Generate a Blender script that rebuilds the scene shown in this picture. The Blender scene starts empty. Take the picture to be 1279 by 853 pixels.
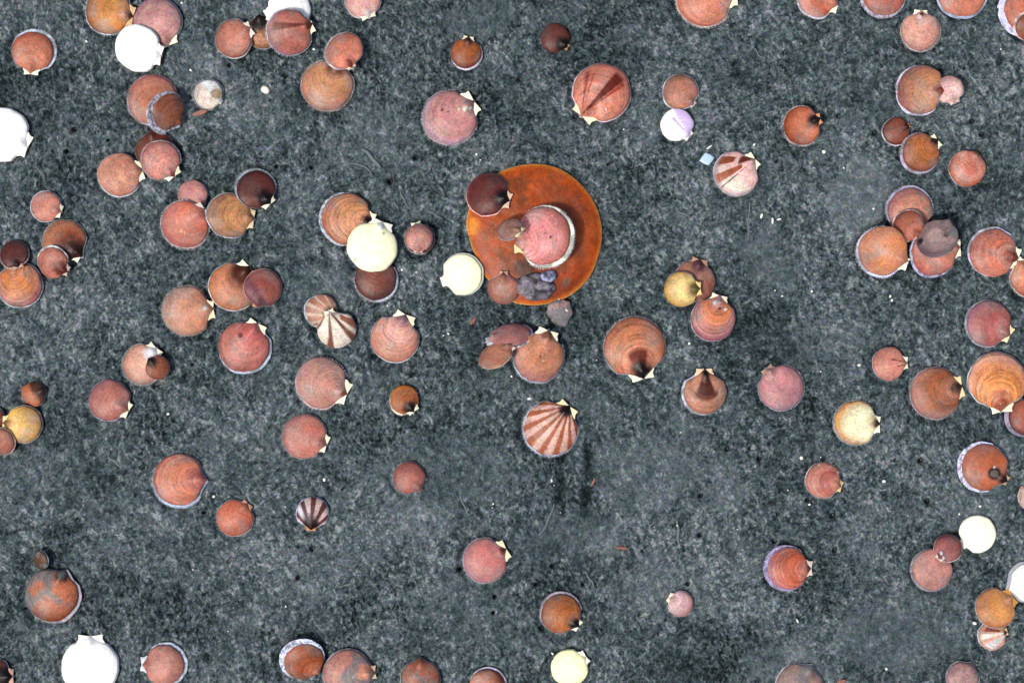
import bpy, math
import numpy as np
from mathutils import Vector, Matrix, Quaternion

# ------------------------------------------------------------------ camera, sky, sun, exposure
PX = 0.001                      # one photograph pixel is about a millimetre on the seabed
CAM_H = 2.2
scene = bpy.context.scene
cam_d = bpy.data.cameras.new("camera")
cam_d.sensor_width = 36.0
cam_d.lens = 36.0 * CAM_H / (1279 * PX)
cam_d.clip_start = 0.05
cam_d.clip_end = 500.0
cam = bpy.data.objects.new("camera", cam_d)
scene.collection.objects.link(cam)
cam.location = (0, 0, CAM_H)
scene.camera = cam

SUN_EL, SUN_AZ = math.radians(63), math.radians(215)     # light falls from the lower left of the photo
world = bpy.data.worlds.new("World")
scene.world = world
world.use_nodes = True
wn = world.node_tree
bg = wn.nodes["Background"]
sky = wn.nodes.new("ShaderNodeTexSky")
sky.sky_type = 'NISHITA'
sky.sun_disc = False
sky.sun_elevation = SUN_EL
sky.sun_rotation = math.radians(90) - SUN_AZ
sky.dust_density = 5.0
wn.links.new(sky.outputs[0], bg.inputs[0])
bg.inputs[1].default_value = 0.13
sun_d = bpy.data.lights.new("sun", 'SUN')
sun_d.energy = 2.6
sun_d.angle = math.radians(6)
sun_d.color = (1.0, 0.95, 0.88)
sun = bpy.data.objects.new("sun", sun_d)
scene.collection.objects.link(sun)
sdir = Vector((math.cos(SUN_EL) * math.cos(SUN_AZ), math.cos(SUN_EL) * math.sin(SUN_AZ), math.sin(SUN_EL)))
sun.rotation_euler = sdir.to_track_quat('Z', 'Y').to_euler()
sun.location = sdir * 5
scene.view_settings.view_transform = 'Standard'
scene.view_settings.look = 'None'
scene.view_settings.exposure = 0.18
scene.view_settings.gamma = 1.0

# ------------------------------------------------------------------ helpers
def at(px, py, z=0.0):
    k = (CAM_H - z) / CAM_H
    return Vector(((px - 639.5) * PX * k, (426.5 - py) * PX * k, z))

def lin(c, gain=1.0):
    c = np.asarray(c, float) / 255.0
    return np.where(c <= 0.04045, c / 12.92, ((c + 0.055) / 1.055) ** 2.4) * gain

GAIN = 0.585        # sRGB seen in the photo -> base colour under this light

def hash2(ix, iy, seed):
    h = (ix.astype(np.int64) * 374761393 + iy.astype(np.int64) * 668265263 + int(seed) * 974634777) & 0xFFFFFFFF
    h = ((h ^ (h >> 13)) * 1274126177) & 0xFFFFFFFF
    h = h ^ (h >> 16)
    return (h & 0xFFFFFF) / float(0xFFFFFF)

def vn(x, y, seed=0):
    x = np.asarray(x, float); y = np.asarray(y, float)
    ix = np.floor(x); iy = np.floor(y)
    fx = x - ix; fy = y - iy
    fx = fx * fx * (3 - 2 * fx); fy = fy * fy * (3 - 2 * fy)
    a = hash2(ix, iy, seed); b = hash2(ix + 1, iy, seed)
    c = hash2(ix, iy + 1, seed); d = hash2(ix + 1, iy + 1, seed)
    return (a * (1 - fx) + b * fx) * (1 - fy) + (c * (1 - fx) + d * fx) * fy - 0.5

def fbm(x, y, seed=0, octs=4, gain=0.55):
    s = 0; a = 1; f = 1
    for i in range(octs):
        s = s + a * vn(x * f + 13.7 * i, y * f - 7.1 * i, seed + i)
        a *= gain; f *= 2.03
    return s

def sstep(a, b, x):
    t = np.clip((x - a) / (b - a), 0, 1)
    return t * t * (3 - 2 * t)

def mesh_obj(name, verts, faces, mat, parent=None, attrs=None, smooth=True):
    me = bpy.data.meshes.new(name)
    me.from_pydata([tuple(v) for v in verts], [], faces)
    if smooth:
        me.polygons.foreach_set("use_smooth", [True] * len(me.polygons))
    for an, (typ, data) in (attrs or {}).items():
        a = me.attributes.new(an, typ, 'POINT')
        a.data.foreach_set("vector" if typ == 'FLOAT_VECTOR' else ("color" if typ == 'FLOAT_COLOR' else "value"), np.asarray(data, np.float32).ravel())
    me.materials.append(mat)
    me.update()
    o = bpy.data.objects.new(name, me)
    scene.collection.objects.link(o)
    if parent is not None:
        o.parent = parent
    return o

def tag(o, label=None, cat=None, group=None, kind=None):
    if label: o["label"] = label
    if cat: o["category"] = cat
    if group: o["group"] = group
    if kind: o["kind"] = kind
    return o

# ------------------------------------------------------------------ materials
def new_mat(name):
    m = bpy.data.materials.new(name)
    m.use_nodes = True
    nt = m.node_tree
    return m, nt, nt.nodes["Principled BSDF"]

def N(nt, typ, **kw):
    n = nt.nodes.new(typ)
    for k, v in kw.items():
        setattr(n, k, v)
    return n

def mathn(nt, op, a, b=None, clamp=False):
    n = N(nt, "ShaderNodeMath", operation=op)
    n.use_clamp = clamp
    for i, v in enumerate((a, b)):
        if v is None: continue
        if isinstance(v, (int, float)): n.inputs[i].default_value = v
        else: nt.links.new(v, n.inputs[i])
    return n.outputs[0]

def noise(nt, vec, scale, detail=2, rough=0.5, w=None):
    n = N(nt, "ShaderNodeTexNoise")
    if w is not None:
        n.noise_dimensions = '4D'
        nt.links.new(w, n.inputs["W"])
    nt.links.new(vec, n.inputs["Vector"])
    n.inputs["Scale"].default_value = scale
    n.inputs["Detail"].default_value = detail
    n.inputs["Roughness"].default_value = rough
    return n

def shell_material(name, rough=0.38, spec=0.26, speck=0.5, tint=0.24, bump=0.55):
    """pigment comes from the mesh, growth rings, ribs and speckle from nodes."""
    m, nt, b = new_mat(name)
    pig = N(nt, "ShaderNodeAttribute", attribute_name="pigment")
    gro = N(nt, "ShaderNodeAttribute", attribute_name="growth")       # k, phi, ring strength
    sep = N(nt, "ShaderNodeSeparateXYZ"); nt.links.new(gro.outputs["Vector"], sep.inputs[0])
    tc = N(nt, "ShaderNodeTexCoord"); oi = N(nt, "ShaderNodeObjectInfo")
    seed = mathn(nt, 'MULTIPLY', oi.outputs["Random"], 57.0)
    # growth rings: one-dimensional noise along k, wandering a little round the shell
    comb = N(nt, "ShaderNodeCombineXYZ")
    nt.links.new(sep.outputs[0], comb.inputs[0])
    phis = mathn(nt, 'MULTIPLY', sep.outputs[1], 0.035); nt.links.new(phis, comb.inputs[1])
    nt.links.new(seed, comb.inputs[2])
    ring = noise(nt, comb.outputs[0], 17.0, 4, 0.75)
    rc = mathn(nt, 'SUBTRACT', ring.outputs["Fac"], 0.5)
    ra = mathn(nt, 'MULTIPLY', mathn(nt, 'MULTIPLY', rc, sep.outputs[2]), 2.5)
    # ribs
    rib = N(nt, "ShaderNodeCombineXYZ")
    nt.links.new(mathn(nt, 'MULTIPLY', sep.outputs[1], 15.0), rib.inputs[0])
    nt.links.new(mathn(nt, 'MULTIPLY', sep.outputs[0], 1.3), rib.inputs[1]); nt.links.new(seed, rib.inputs[2])
    rn = noise(nt, rib.outputs[0], 1.0, 2, 0.6)
    rb = mathn(nt, 'MULTIPLY', mathn(nt, 'SUBTRACT', rn.outputs["Fac"], 0.5), 0.42)
    # speckle and broad blotches
    sp = noise(nt, tc.outputs["Object"], 520.0, 2, 0.8, seed)
    spk = mathn(nt, 'MULTIPLY', mathn(nt, 'SUBTRACT', sp.outputs["Fac"], 0.5), speck * 3.0)
    bl = noise(nt, tc.outputs["Object"], 75.0, 3, 0.6, seed)
    blk = mathn(nt, 'MULTIPLY', mathn(nt, 'SUBTRACT', bl.outputs["Fac"], 0.5), 1.1 * min(1, speck * 2))
    tot = mathn(nt, 'ADD', mathn(nt, 'ADD', ra, rb), mathn(nt, 'ADD', spk, blk))
    fac = mathn(nt, 'MAXIMUM', mathn(nt, 'ADD', tot, 1.0), 0.25)
    mul = N(nt, "ShaderNodeVectorMath", operation='SCALE')
    nt.links.new(pig.outputs["Color"], mul.inputs[0]); nt.links.new(fac, mul.inputs["Scale"])
    # coloured grain
    cg = noise(nt, tc.outputs["Object"], 340.0, 2, 0.7, seed)
    mixc = N(nt, "ShaderNodeMix", data_type='RGBA', blend_type='OVERLAY')
    mixc.inputs[0].default_value = tint
    boost = N(nt, "ShaderNodeVectorMath", operation='MULTIPLY_ADD')
    nt.links.new(cg.outputs["Color"], boost.inputs[0]); boost.inputs[1].default_value = (2.6,) * 3; boost.inputs[2].default_value = (-0.8,) * 3
    nt.links.new(mul.outputs[0], mixc.inputs[6]); nt.links.new(boost.outputs[0], mixc.inputs[7])
    nt.links.new(mixc.outputs[2], b.inputs["Base Color"])
    # bump
    h = mathn(nt, 'ADD', mathn(nt, 'MULTIPLY', rc, 1.4), mathn(nt, 'ADD', mathn(nt, 'MULTIPLY', rb, 0.8), mathn(nt, 'MULTIPLY', spk, 0.35)))
    bp = N(nt, "ShaderNodeBump"); bp.inputs["Strength"].default_value = bump; bp.inputs["Distance"].default_value = 0.0007
    nt.links.new(h, bp.inputs["Height"]); nt.links.new(bp.outputs[0], b.inputs["Normal"])
    b.inputs["Roughness"].default_value = rough
    b.inputs["Specular IOR Level"].default_value = spec
    return m

M_SHELL = shell_material("shell_pigmented")
M_WHITE = shell_material("shell_white", rough=0.6, spec=0.3, speck=0.06, tint=0.03, bump=0.22)
M_RIM = shell_material("shell_rim", rough=0.5, spec=0.2, speck=0.7, tint=0.25)
M_BIG = shell_material("shell_rust_orange", rough=0.4, spec=0.2, speck=0.50, tint=0.22)
M_LUMP = shell_material("encrusted_lump", rough=0.8, spec=0.2, speck=0.9, tint=0.3)

def plain_mat(name, col, rough=0.6, var=0.3, scale=300):
    m, nt, b = new_mat(name)
    tc = N(nt, "ShaderNodeTexCoord")
    n = noise(nt, tc.outputs["Object"], scale, 3, 0.6)
    mr = N(nt, "ShaderNodeMapRange"); mr.inputs[3].default_value = 1 - var; mr.inputs[4].default_value = 1 + var
    nt.links.new(n.outputs["Fac"], mr.inputs[0])
    v = N(nt, "ShaderNodeVectorMath", operation='SCALE'); v.inputs[0].default_value = tuple(col)
    nt.links.new(mr.outputs[0], v.inputs["Scale"]); nt.links.new(v.outputs[0], b.inputs["Base Color"])
    b.inputs["Roughness"].default_value = rough
    return m

MUD = np.array([0.085, 0.094, 0.10])

def seabed_material():
    m, nt, b = new_mat("seabed_mud")
    tone = N(nt, "ShaderNodeAttribute", attribute_name="tone")
    geo = N(nt, "ShaderNodeNewGeometry")
    n1 = noise(nt, geo.outputs["Position"], 260.0, 3, 0.75)
    n2 = noise(nt, geo.outputs["Position"], 620.0, 2, 0.8)
    n3 = noise(nt, geo.outputs["Position"], 55.0, 3, 0.6)
    sl = N(nt, "ShaderNodeAttribute", attribute_name="silt")
    amp = mathn(nt, 'SUBTRACT', 1.0, mathn(nt, 'MULTIPLY', sl.outputs["Fac"], 0.38))
    fine = mathn(nt, 'ADD', mathn(nt, 'MULTIPLY', mathn(nt, 'SUBTRACT', n1.outputs["Fac"], 0.5), 1.15), mathn(nt, 'MULTIPLY', mathn(nt, 'SUBTRACT', n2.outputs["Fac"], 0.5), 0.8))
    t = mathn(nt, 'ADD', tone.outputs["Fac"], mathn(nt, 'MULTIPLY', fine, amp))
    t = mathn(nt, 'ADD', t, mathn(nt, 'MULTIPLY', mathn(nt, 'SUBTRACT', n3.outputs["Fac"], 0.5), 0.25))
    cr = N(nt, "ShaderNodeValToRGB")
    e = cr.color_ramp.elements
    e[0].position = 0.0; e[0].color = (0.003, 0.006, 0.007, 1)
    e[1].position = 1.0; e[1].color = (0.215, 0.245, 0.258, 1)
    k = e.new(0.30); k.color = (0.020, 0.033, 0.037, 1)
    k = e.new(0.5); k.color = (0.049, 0.069, 0.076, 1)
    k = e.new(0.72); k.color = (0.092, 0.115, 0.127, 1)
    nt.links.new(t, cr.inputs[0])
    cg = noise(nt, geo.outputs["Position"], 330.0, 2, 0.7)
    mixc = N(nt, "ShaderNodeMix", data_type='RGBA', blend_type='OVERLAY')
    mixc.inputs[0].default_value = 0.30
    boost = N(nt, "ShaderNodeVectorMath", operation='MULTIPLY_ADD')
    nt.links.new(cg.outputs["Color"], boost.inputs[0]); boost.inputs[1].default_value = (2.4,) * 3; boost.inputs[2].default_value = (-0.7,) * 3
    nt.links.new(cr.outputs[0], mixc.inputs[6]); nt.links.new(boost.outputs[0], mixc.inputs[7])
    nt.links.new(mixc.outputs[2], b.inputs["Base Color"])
    b.inputs["Roughness"].default_value = 0.9
    b.inputs["Specular IOR Level"].default_value = 0.15
    bp = N(nt, "ShaderNodeBump"); bp.inputs["Strength"].default_value = 0.6; bp.inputs["Distance"].default_value = 0.0012
    nt.links.new(n2.outputs["Fac"], bp.inputs["Height"]); nt.links.new(bp.outputs[0], b.inputs["Normal"])
    return m

# ------------------------------------------------------------------ seabed: one sheet, millimetre relief in view, coarse out to the horizon
HOLES = [(92,162,2.8),(83,189,2.2),(135,175,1.4),(286,82,2.2),(519,197,2.8),(487,227,3.0),(649,99,2.8),(718,146,2.8),(1047,145,2.6),(1092,166,2.8),
         (1214,151,2.6),(1227,168,2.2),(898,438,2.2),(908,561,2.6),(936,560,1.6),(948,573,2.4),(875,619,2.4),(874,668,2.2),(967,676,2.8),(1042,687,2.8),(1040,644,3.0),
         (1150,575,2.8),(1158,626,2.8),(1008,624,2.2),(390,685,3.0),(372,721,2.6),(689,707,2.2),(728,730,1.8),(669,730,2.2),(618,745,2.0),(616,765,1.8),
         (676,785,2.6),(574,711,2.4),(859,729,2.2),(1168,62,1.6),(345,208,2.0),(389,209,2.2),(760,205,1.6),(1113,262,2.0),(410,462,1.8),(255,640,1.6),(240,455,1.4)]
SILT = [(600,25,48,34,.9),(700,30,50,34,.6),(770,60,40,30,.4),(1078,248,46,42,1),(958,322,42,40,.9),(1010,425,90,32,.55),(560,590,90,55,.75),(410,355,45,40,.6),
        (1130,795,95,42,.9),(975,832,60,26,.9),(1160,760,50,40,.6),(805,585,70,48,.7),(725,668,80,30,.75),(250,60,60,40,.35),(330,140,60,40,.4),(470,170,60,45,.45),
        (1215,625,60,50,.55),(525,650,45,35,.6),(830,735,55,42,.6),(850,545,45,30,.5),(1085,155,40,30,.5),(1105,150,30,30,.6),(310,30,40,30,.3),(90,165,22,20,.7),
        (395,560,60,30,.5),(220,620,60,60,.2),(620,790,70,40,.4),(900,610,60,30,.5),(1170,215,40,30,.4),(930,240,40,30,.3),(690,250,40,20,.3),(640,470,80,30,.4),(50,600,80,60,.3),
        (505,255,40,30,.4),(1060,560,70,30,.4),(375,735,25,20,.6),(1240,550,40,25,.6),(420,680,60,50,.3),(590,740,45,40,.5)]
DARK = [(882,815,75,42,1),(745,45,60,50,.7),(800,240,60,70,.5),(930,425,70,34,.6),(700,395,70,30,.6),(430,785,90,45,.55),(600,120,60,40,.3),(500,545,60,30,.35),(600,420,60,34,.5),
        (1235,195,50,50,.4),(1195,535,60,28,.6),(60,235,60,60,.35),(490,110,50,60,.4),(375,115,30,22,.8),(1020,505,30,60,.4),(40,120,60,60,.3),(1130,330,60,60,.3),(545,790,60,40,.5),
        (350,240,70,40,.25),(960,90,60,30,.4),(150,760,120,40,.3),(300,760,90,40,.3),(1010,700,40,30,.3),(1090,690,70,50,.2),(1175,770,22,50,.5)]

# shells lie in shallow hollows added to gather shade round them: x, y, radius
SHADE_HOLLOWS = [(40,65,26),(3,168,33),(136,14,29),(196,28,30),(172,60,29),(190,125,31),(209,139,25),(193,188,24),(200,200,24),(149,218,27),(57,258,19),(24,356,28),(17,318,18),(80,301,27),(66,328,20),(240,244,19),(231,280,30),(286,269,28),(319,237,24),(328,40,21),(364,14,25),(292,48,24),(361,40,28),(409,106,32),(430,64,24),(453,0,22),(582,66,19),(693,48,19),(562,147,34),(752,116,36),(850,115,22),(846,156,20),(881,-3,36),(1022,-5,26),(1104,-8,27),(1202,-10,31),(1150,39,24),(1285,12,32),(1286,33,17),(1152,112,30),(1187,112,17),(1120,164,17),(1151,190,24),(1209,210,23),(1003,157,24),(920,217,28),(1137,263,28),(1136,282,19),(1104,313,31),(1168,313,31),(1172,298,26),(1241,316,30),(1287,346,25),(1236,404,28),(1111,454,21),(1169,491,32),(1283,521,23),(1246,476,36),(1070,528,27),(1231,584,30),(1290,620,17),(1029,600,22),(1222,667,23),(1165,711,25),(1185,685,17),(1240,794,18),(1244,760,25),(1285,728,23),(1203,847,20),(999,859,30),(985,710,27),(850,754,16),(701,767,25),(712,834,23),(608,859,23),(525,849,25),(435,843,31),(379,826,27),(606,700,28),(511,597,20),(390,641,20),(293,647,23),(223,599,32),(380,545,28),(402,478,32),(493,422,30),(505,499,18),(136,500,26),(178,455,25),(196,459,15),(41,492,15),(-9,523,15),(28,530,23),(1,551,17),(64,743,33),(51,699,12),(112,833,36),(204,831,26),(-8,845,22),(433,273,32),(469,349,26),(465,308,31),(524,298,19),(523,297,17),(233,388,31),(291,358,30),(327,360,23),(304,433,32),(401,388,20),(420,411,24),(577,343,25),(610,243,27),(679,295,37),(637,287,17),(629,360,20),(637,421,27),(620,444,23),(673,445,32),(793,434,38),(881,490,27),(976,484,28),(867,351,26),(852,361,22),(891,398,28),(688,535,34),(699,392,16),(260,118,18),(668,293,88)]

def ground_fields(X, Y):
    """height (m) and tone for photo-pixel coordinates X, Y (y down)."""
    wx = X + 26 * fbm(X / 45, Y / 45, 71, 3); wy = Y + 26 * fbm(X / 45, Y / 45, 91, 3)
    silt = np.zeros_like(X); dark = np.zeros_like(X)
    for (cx, cy, rx, ry, s) in SILT:
        d = ((wx - cx) / rx) ** 2 + ((wy - cy) / ry) ** 2
        silt = np.maximum(silt, s * (1 - sstep(0.45, 1.25, d)))
    for (cx, cy, rx, ry, s) in DARK:
        d = ((wx - cx) / rx) ** 2 + ((wy - cy) / ry) ** 2
        dark = np.maximum(dark, s * (1 - sstep(0.2, 1.7, d)))
    m = sstep(0.02, 0.42, fbm(X / 30, Y / 30, 5, 4)) * 0.35
    silt = np.maximum(silt, m)
    rough = 1 - 0.55 * silt
    h = 2.2 * fbm(X / 60, Y / 60, 11, 3) + rough * (1.7 * fbm(X / 9, Y / 9, 21, 3, 0.65))
    h += rough * 1.1 * fbm(X / 3.2, Y / 3.2, 31, 2, 0.7)
    h += 1.2 * silt - 1.5 * dark
    tone = 0.475 + 0.10 * silt - 0.17 * dark + rough * 0.34 * fbm(X / 5.5, Y / 5.5, 41, 3, 0.75) + 0.13 * fbm(X / 26, Y / 26, 43, 3) + 0.20 * fbm(X / 120, Y / 120, 51, 3)
    busy = sstep(-0.22, 0.30, fbm(X / 42, Y / 42, 201, 3)) * (0.55 + 0.6 * dark) * (1 - 0.75 * silt)
    wy2 = Y + 0.5 * X; wx2 = X - 0.5 * Y
    clump = sstep(0.06, 0.40, fbm(wx2 / 2.6 + 3 * vn(X / 9, Y / 9, 5), wy2 / 5.5, 211, 3, 0.6))
    pale = sstep(0.08, 0.45, fbm(wx2 / 4 + 2 * vn(X / 12, Y / 12, 7), wy2 / 9, 223, 3, 0.6))
    tone = tone - 0.55 * busy * clump + 0.30 * (1 - 0.5 * silt) * pale
    h = h - 1.6 * busy * clump + 0.6 * pale
    # the long oval mound with a moat round it, below the striped shell
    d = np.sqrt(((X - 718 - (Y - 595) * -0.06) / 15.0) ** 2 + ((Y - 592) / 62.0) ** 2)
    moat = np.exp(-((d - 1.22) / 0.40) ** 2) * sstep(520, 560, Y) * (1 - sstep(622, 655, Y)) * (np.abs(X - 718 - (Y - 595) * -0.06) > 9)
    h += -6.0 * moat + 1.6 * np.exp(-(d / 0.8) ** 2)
    tone += -0.27 * moat + 0.06 * np.exp(-(d / 0.8) ** 2)  # groove shade put into the tone: moat darker, mound paler
    for (cx, cy, r) in SHADE_HOLLOWS:
        dr = np.sqrt((X - cx) ** 2 + (Y - cy) ** 2) - r
        h = h - 3.4 * np.exp(-((dr - 2.5) / 4.0) ** 2) + 1.0 * np.exp(-((dr - 12) / 5.0) ** 2)
        h = np.where(dr < 0, np.minimum(h, 0.6), h)
    # pits of the burrows
    for (cx, cy, r) in HOLES:
        d2 = ((X - cx) ** 2 + (Y - cy) ** 2)
        h -= 9.0 * np.exp(-d2 / (r * r * 1.1))
        h += 0.8 * np.exp(-((np.sqrt(d2) - 2.7 * r) / 2.2) ** 2)
    return h, tone, silt

def build_seabed():
    step = 1.0
    xs = np.arange(-40, 1320, step); ys = np.arange(-40, 894, step)
    def outward(a, lo, hi):
        e = []; d = step; v = 0
        while v < 45000:
            d *= 1.22; v += d; e.append(v)
        e = np.array(e)
        return np.concatenate([(lo - e)[::-1], a, hi + e])
    XS = outward(xs, xs[0], xs[-1]); YS = outward(ys, ys[0], ys[-1])
    X, Y = np.meshgrid(XS, YS)
    inside = (X > -40.5) & (X < 1320.5) & (Y > -40.5) & (Y < 894.5)
    h, tone, silt = ground_fields(np.clip(X, -45, 1325), np.clip(Y, -45, 898))
    # short worm tubes and fibres lying in the mud, as raised and sunken streaks
    rng = np.random.default_rng(4)
    n = 46000
    fx = rng.uniform(-40, 1319, n); fy = rng.uniform(-40, 893, n)
    th = 0.75 + 2.6 * fbm(fx / 260, fy / 260, 61, 2) + rng.normal(0, 0.55, n)
    L = rng.uniform(5, 17, n); cur = rng.normal(0, 0.05, n)
    up = np.where(rng.random(n) < 0.5, 1.0, -1.0) * rng.uniform(0.35, 1.0, n)
    acc = np.zeros(X.shape)
    ox = int(np.searchsorted(XS, xs[0])); oy = int(np.searchsorted(YS, ys[0]))
    for k in range(13):
        s = (k / 12 - 0.5) * L
        t = th + cur * s
        px = fx + s * np.cos(t) + 40; py = fy - s * np.sin(t) + 40
        ok = (px > 0) & (py > 0) & (px < len(xs) - 2) & (py < len(ys) - 2)
        ix = px[ok].astype(int); iy = py[ok].astype(int); ax = px[ok] - ix; ay = py[ok] - iy
        w = up[ok] * 0.5
        for dx in (0, 1):
            for dy in (0, 1):
                np.add.at(acc, (iy + dy + oy, ix + dx + ox), w * (ax if dx else 1 - ax) * (ay if dy else 1 - ay))
    acc = np.clip(acc, -1.5, 1.5) * (1 - 0.6 * silt)
    h = h + acc * 1.2
    tone = tone + acc * 0.38
    h = np.where(inside, h, h * 0.6)
    nx, ny = len(XS), len(YS)
    V = np.stack([(X - 639.5) * PX, (426.5 - Y) * PX, h * 0.001], -1).reshape(-1, 3)
    idx = np.arange(nx * ny).reshape(ny, nx)
    F = np.stack([idx[1:, :-1], idx[1:, 1:], idx[:-1, 1:], idx[:-1, :-1]], -1).reshape(-1, 4)
    me = bpy.data.meshes.new("seabed")
    me.vertices.add(len(V)); me.vertices.foreach_set("co", V.astype(np.float32).ravel())
    me.loops.add(F.size); me.loops.foreach_set("vertex_index", F.astype(np.int32).ravel())
    me.polygons.add(len(F)); me.polygons.foreach_set("loop_start", np.arange(0, F.size, 4, dtype=np.int32))
    me.polygons.foreach_set("use_smooth", np.ones(len(F), bool))
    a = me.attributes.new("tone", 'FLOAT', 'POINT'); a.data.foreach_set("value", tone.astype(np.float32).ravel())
    a = me.attributes.new("silt", 'FLOAT', 'POINT'); a.data.foreach_set("value", silt.astype(np.float32).ravel())
    me.materials.append(seabed_material())
    me.update(); me.validate()
    o = bpy.data.objects.new("seabed", me)
    scene.collection.objects.link(o)
    tag(o, kind="structure")

build_seabed()

# ------------------------------------------------------------------ scallops
NA, NR = 80, 24
ROSE, SALMON, RUST, MAROON = (186,118,110), (198,122,94), (160,80,42), (92,38,28)
EAR = (255,252,222)
RIMC = (165,178,200)

SH = [40]
def outline(psi, irr=0.0, seed=0, vee=1.0, body=1.0):
    """margin of a valve of radius 1, hinge towards +y; psi is measured from the hinge axis."""
    p = np.arctan2(np.sin(psi), np.cos(psi))
    ap = np.abs(p)
    sh = math.radians(SH[0])
    r = np.ones_like(p)
    # straight (slightly hollow) flanks from the shoulder up to the umbo
    ax, ay, bx, by = 0.0, 1.10, math.sin(sh), math.cos(sh)
    dx, dy = np.sin(ap), np.cos(ap)
    den = dx * (by - ay) - dy * (bx - ax)
    line = (ax * (by - ay) - ay * (bx - ax)) / np.where(np.abs(den) < 1e-6, 1e-6, den)
    line = line - 0.035 * np.sin(np.clip(ap / sh, 0, 1) * np.pi)
    r = np.where(ap < sh, line * vee + (1 - vee) * 1.0, r)
    if irr:
        r = r * (1 + irr * fbm(np.cos(psi) * 1.6 + 5, np.sin(psi) * 1.6 + 5, seed, 3))
    return r * (1 + 0.012 * fbm(np.cos(psi) * 5 + 9, np.sin(psi) * 5 + 9, seed + 3, 2))

def valve_arrays(R, H, z0, irr, seed, scale=1.0, off=(0, 0), vee=1.0, umbo=True, flat=2.3):
    psi = np.linspace(0, 2 * np.pi, NA, endpoint=False)
    s = np.linspace(0, 1, NR + 1)[1:] ** 0.82
    cy = 0.08
    # radius from the centre (0, cy)
    rr = outline(psi, irr, seed, vee)
    ex = rr * np.sin(psi) * scale + off[0]; ey = rr * np.cos(psi) * scale + off[1]
    c = np.array([off[0], cy + off[1]])
    PXs = c[0] + s[:, None] * (ex - c[0])[None]; PYs = c[1] + s[:, None] * (ey - c[1])[None]
    zz = H * (1 - s ** flat) ** 0.72
    Z = np.repeat(zz[:, None], NA, 1)
    x = np.concatenate([[c[0]], PXs.ravel()]); y = np.concatenate([[c[1]], PYs.ravel()])
    z = np.concatenate([[H], Z.ravel()])
    sr = np.concatenate([[0], np.repeat(s, NA)])
    if umbo:
        z = z + 0.45 * H * np.exp(-((x / 0.20) ** 2 + ((y - 0.86) / 0.20) ** 2)) * (1 - sr ** 8)
    qx, qy = x - off[0], (1.09 - (y - off[1]))
    k = np.clip((qx ** 2 + qy ** 2) / (2.09 * np.maximum(qy, 0.03)), 0, 1.05)
    phi = np.arctan2(qx, np.maximum(qy, 0.01))
    z = z + 0.012 * (vn(k * 9 + seed, k * 0, seed) + 0.5 * vn(k * 21, k * 0 + seed, seed)) * (1 - sr ** 6)
    V = np.stack([x * R, y * R, z * R + z0], -1)
    # a rim wall turned down to give the valve thickness
    last = V[1 + (NR - 1) * NA:].copy()
    wall = last.copy(); wall[:, 2] -= 0.0011; wall[:, :2] *= 0.985
    V = np.concatenate([V, wall])
    k = np.concatenate([k, k[-NA:]]); phi = np.concatenate([phi, phi[-NA:]]); sr = np.concatenate([sr, sr[-NA:]])
    x = np.concatenate([x, x[-NA:]]); y = np.concatenate([y, y[-NA:]])
    F = [(0, 1 + (j + 1) % NA, 1 + j) for j in range(NA)]
    for i in range(NR):
        a = 1 + i * NA; b_ = a + NA
        F += [(a + j, a + (j + 1) % NA, b_ + (j + 1) % NA, b_ + j) for j in range(NA)]
    F = [tuple(reversed(f)) if len(f) == 3 else tuple(reversed(f)) for f in F]
    return V, F, x, y, k, phi, sr

def mixc(a, b, t):
    return a * (1 - t)[:, None] + np.asarray(b)[None] * t[:, None]

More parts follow.
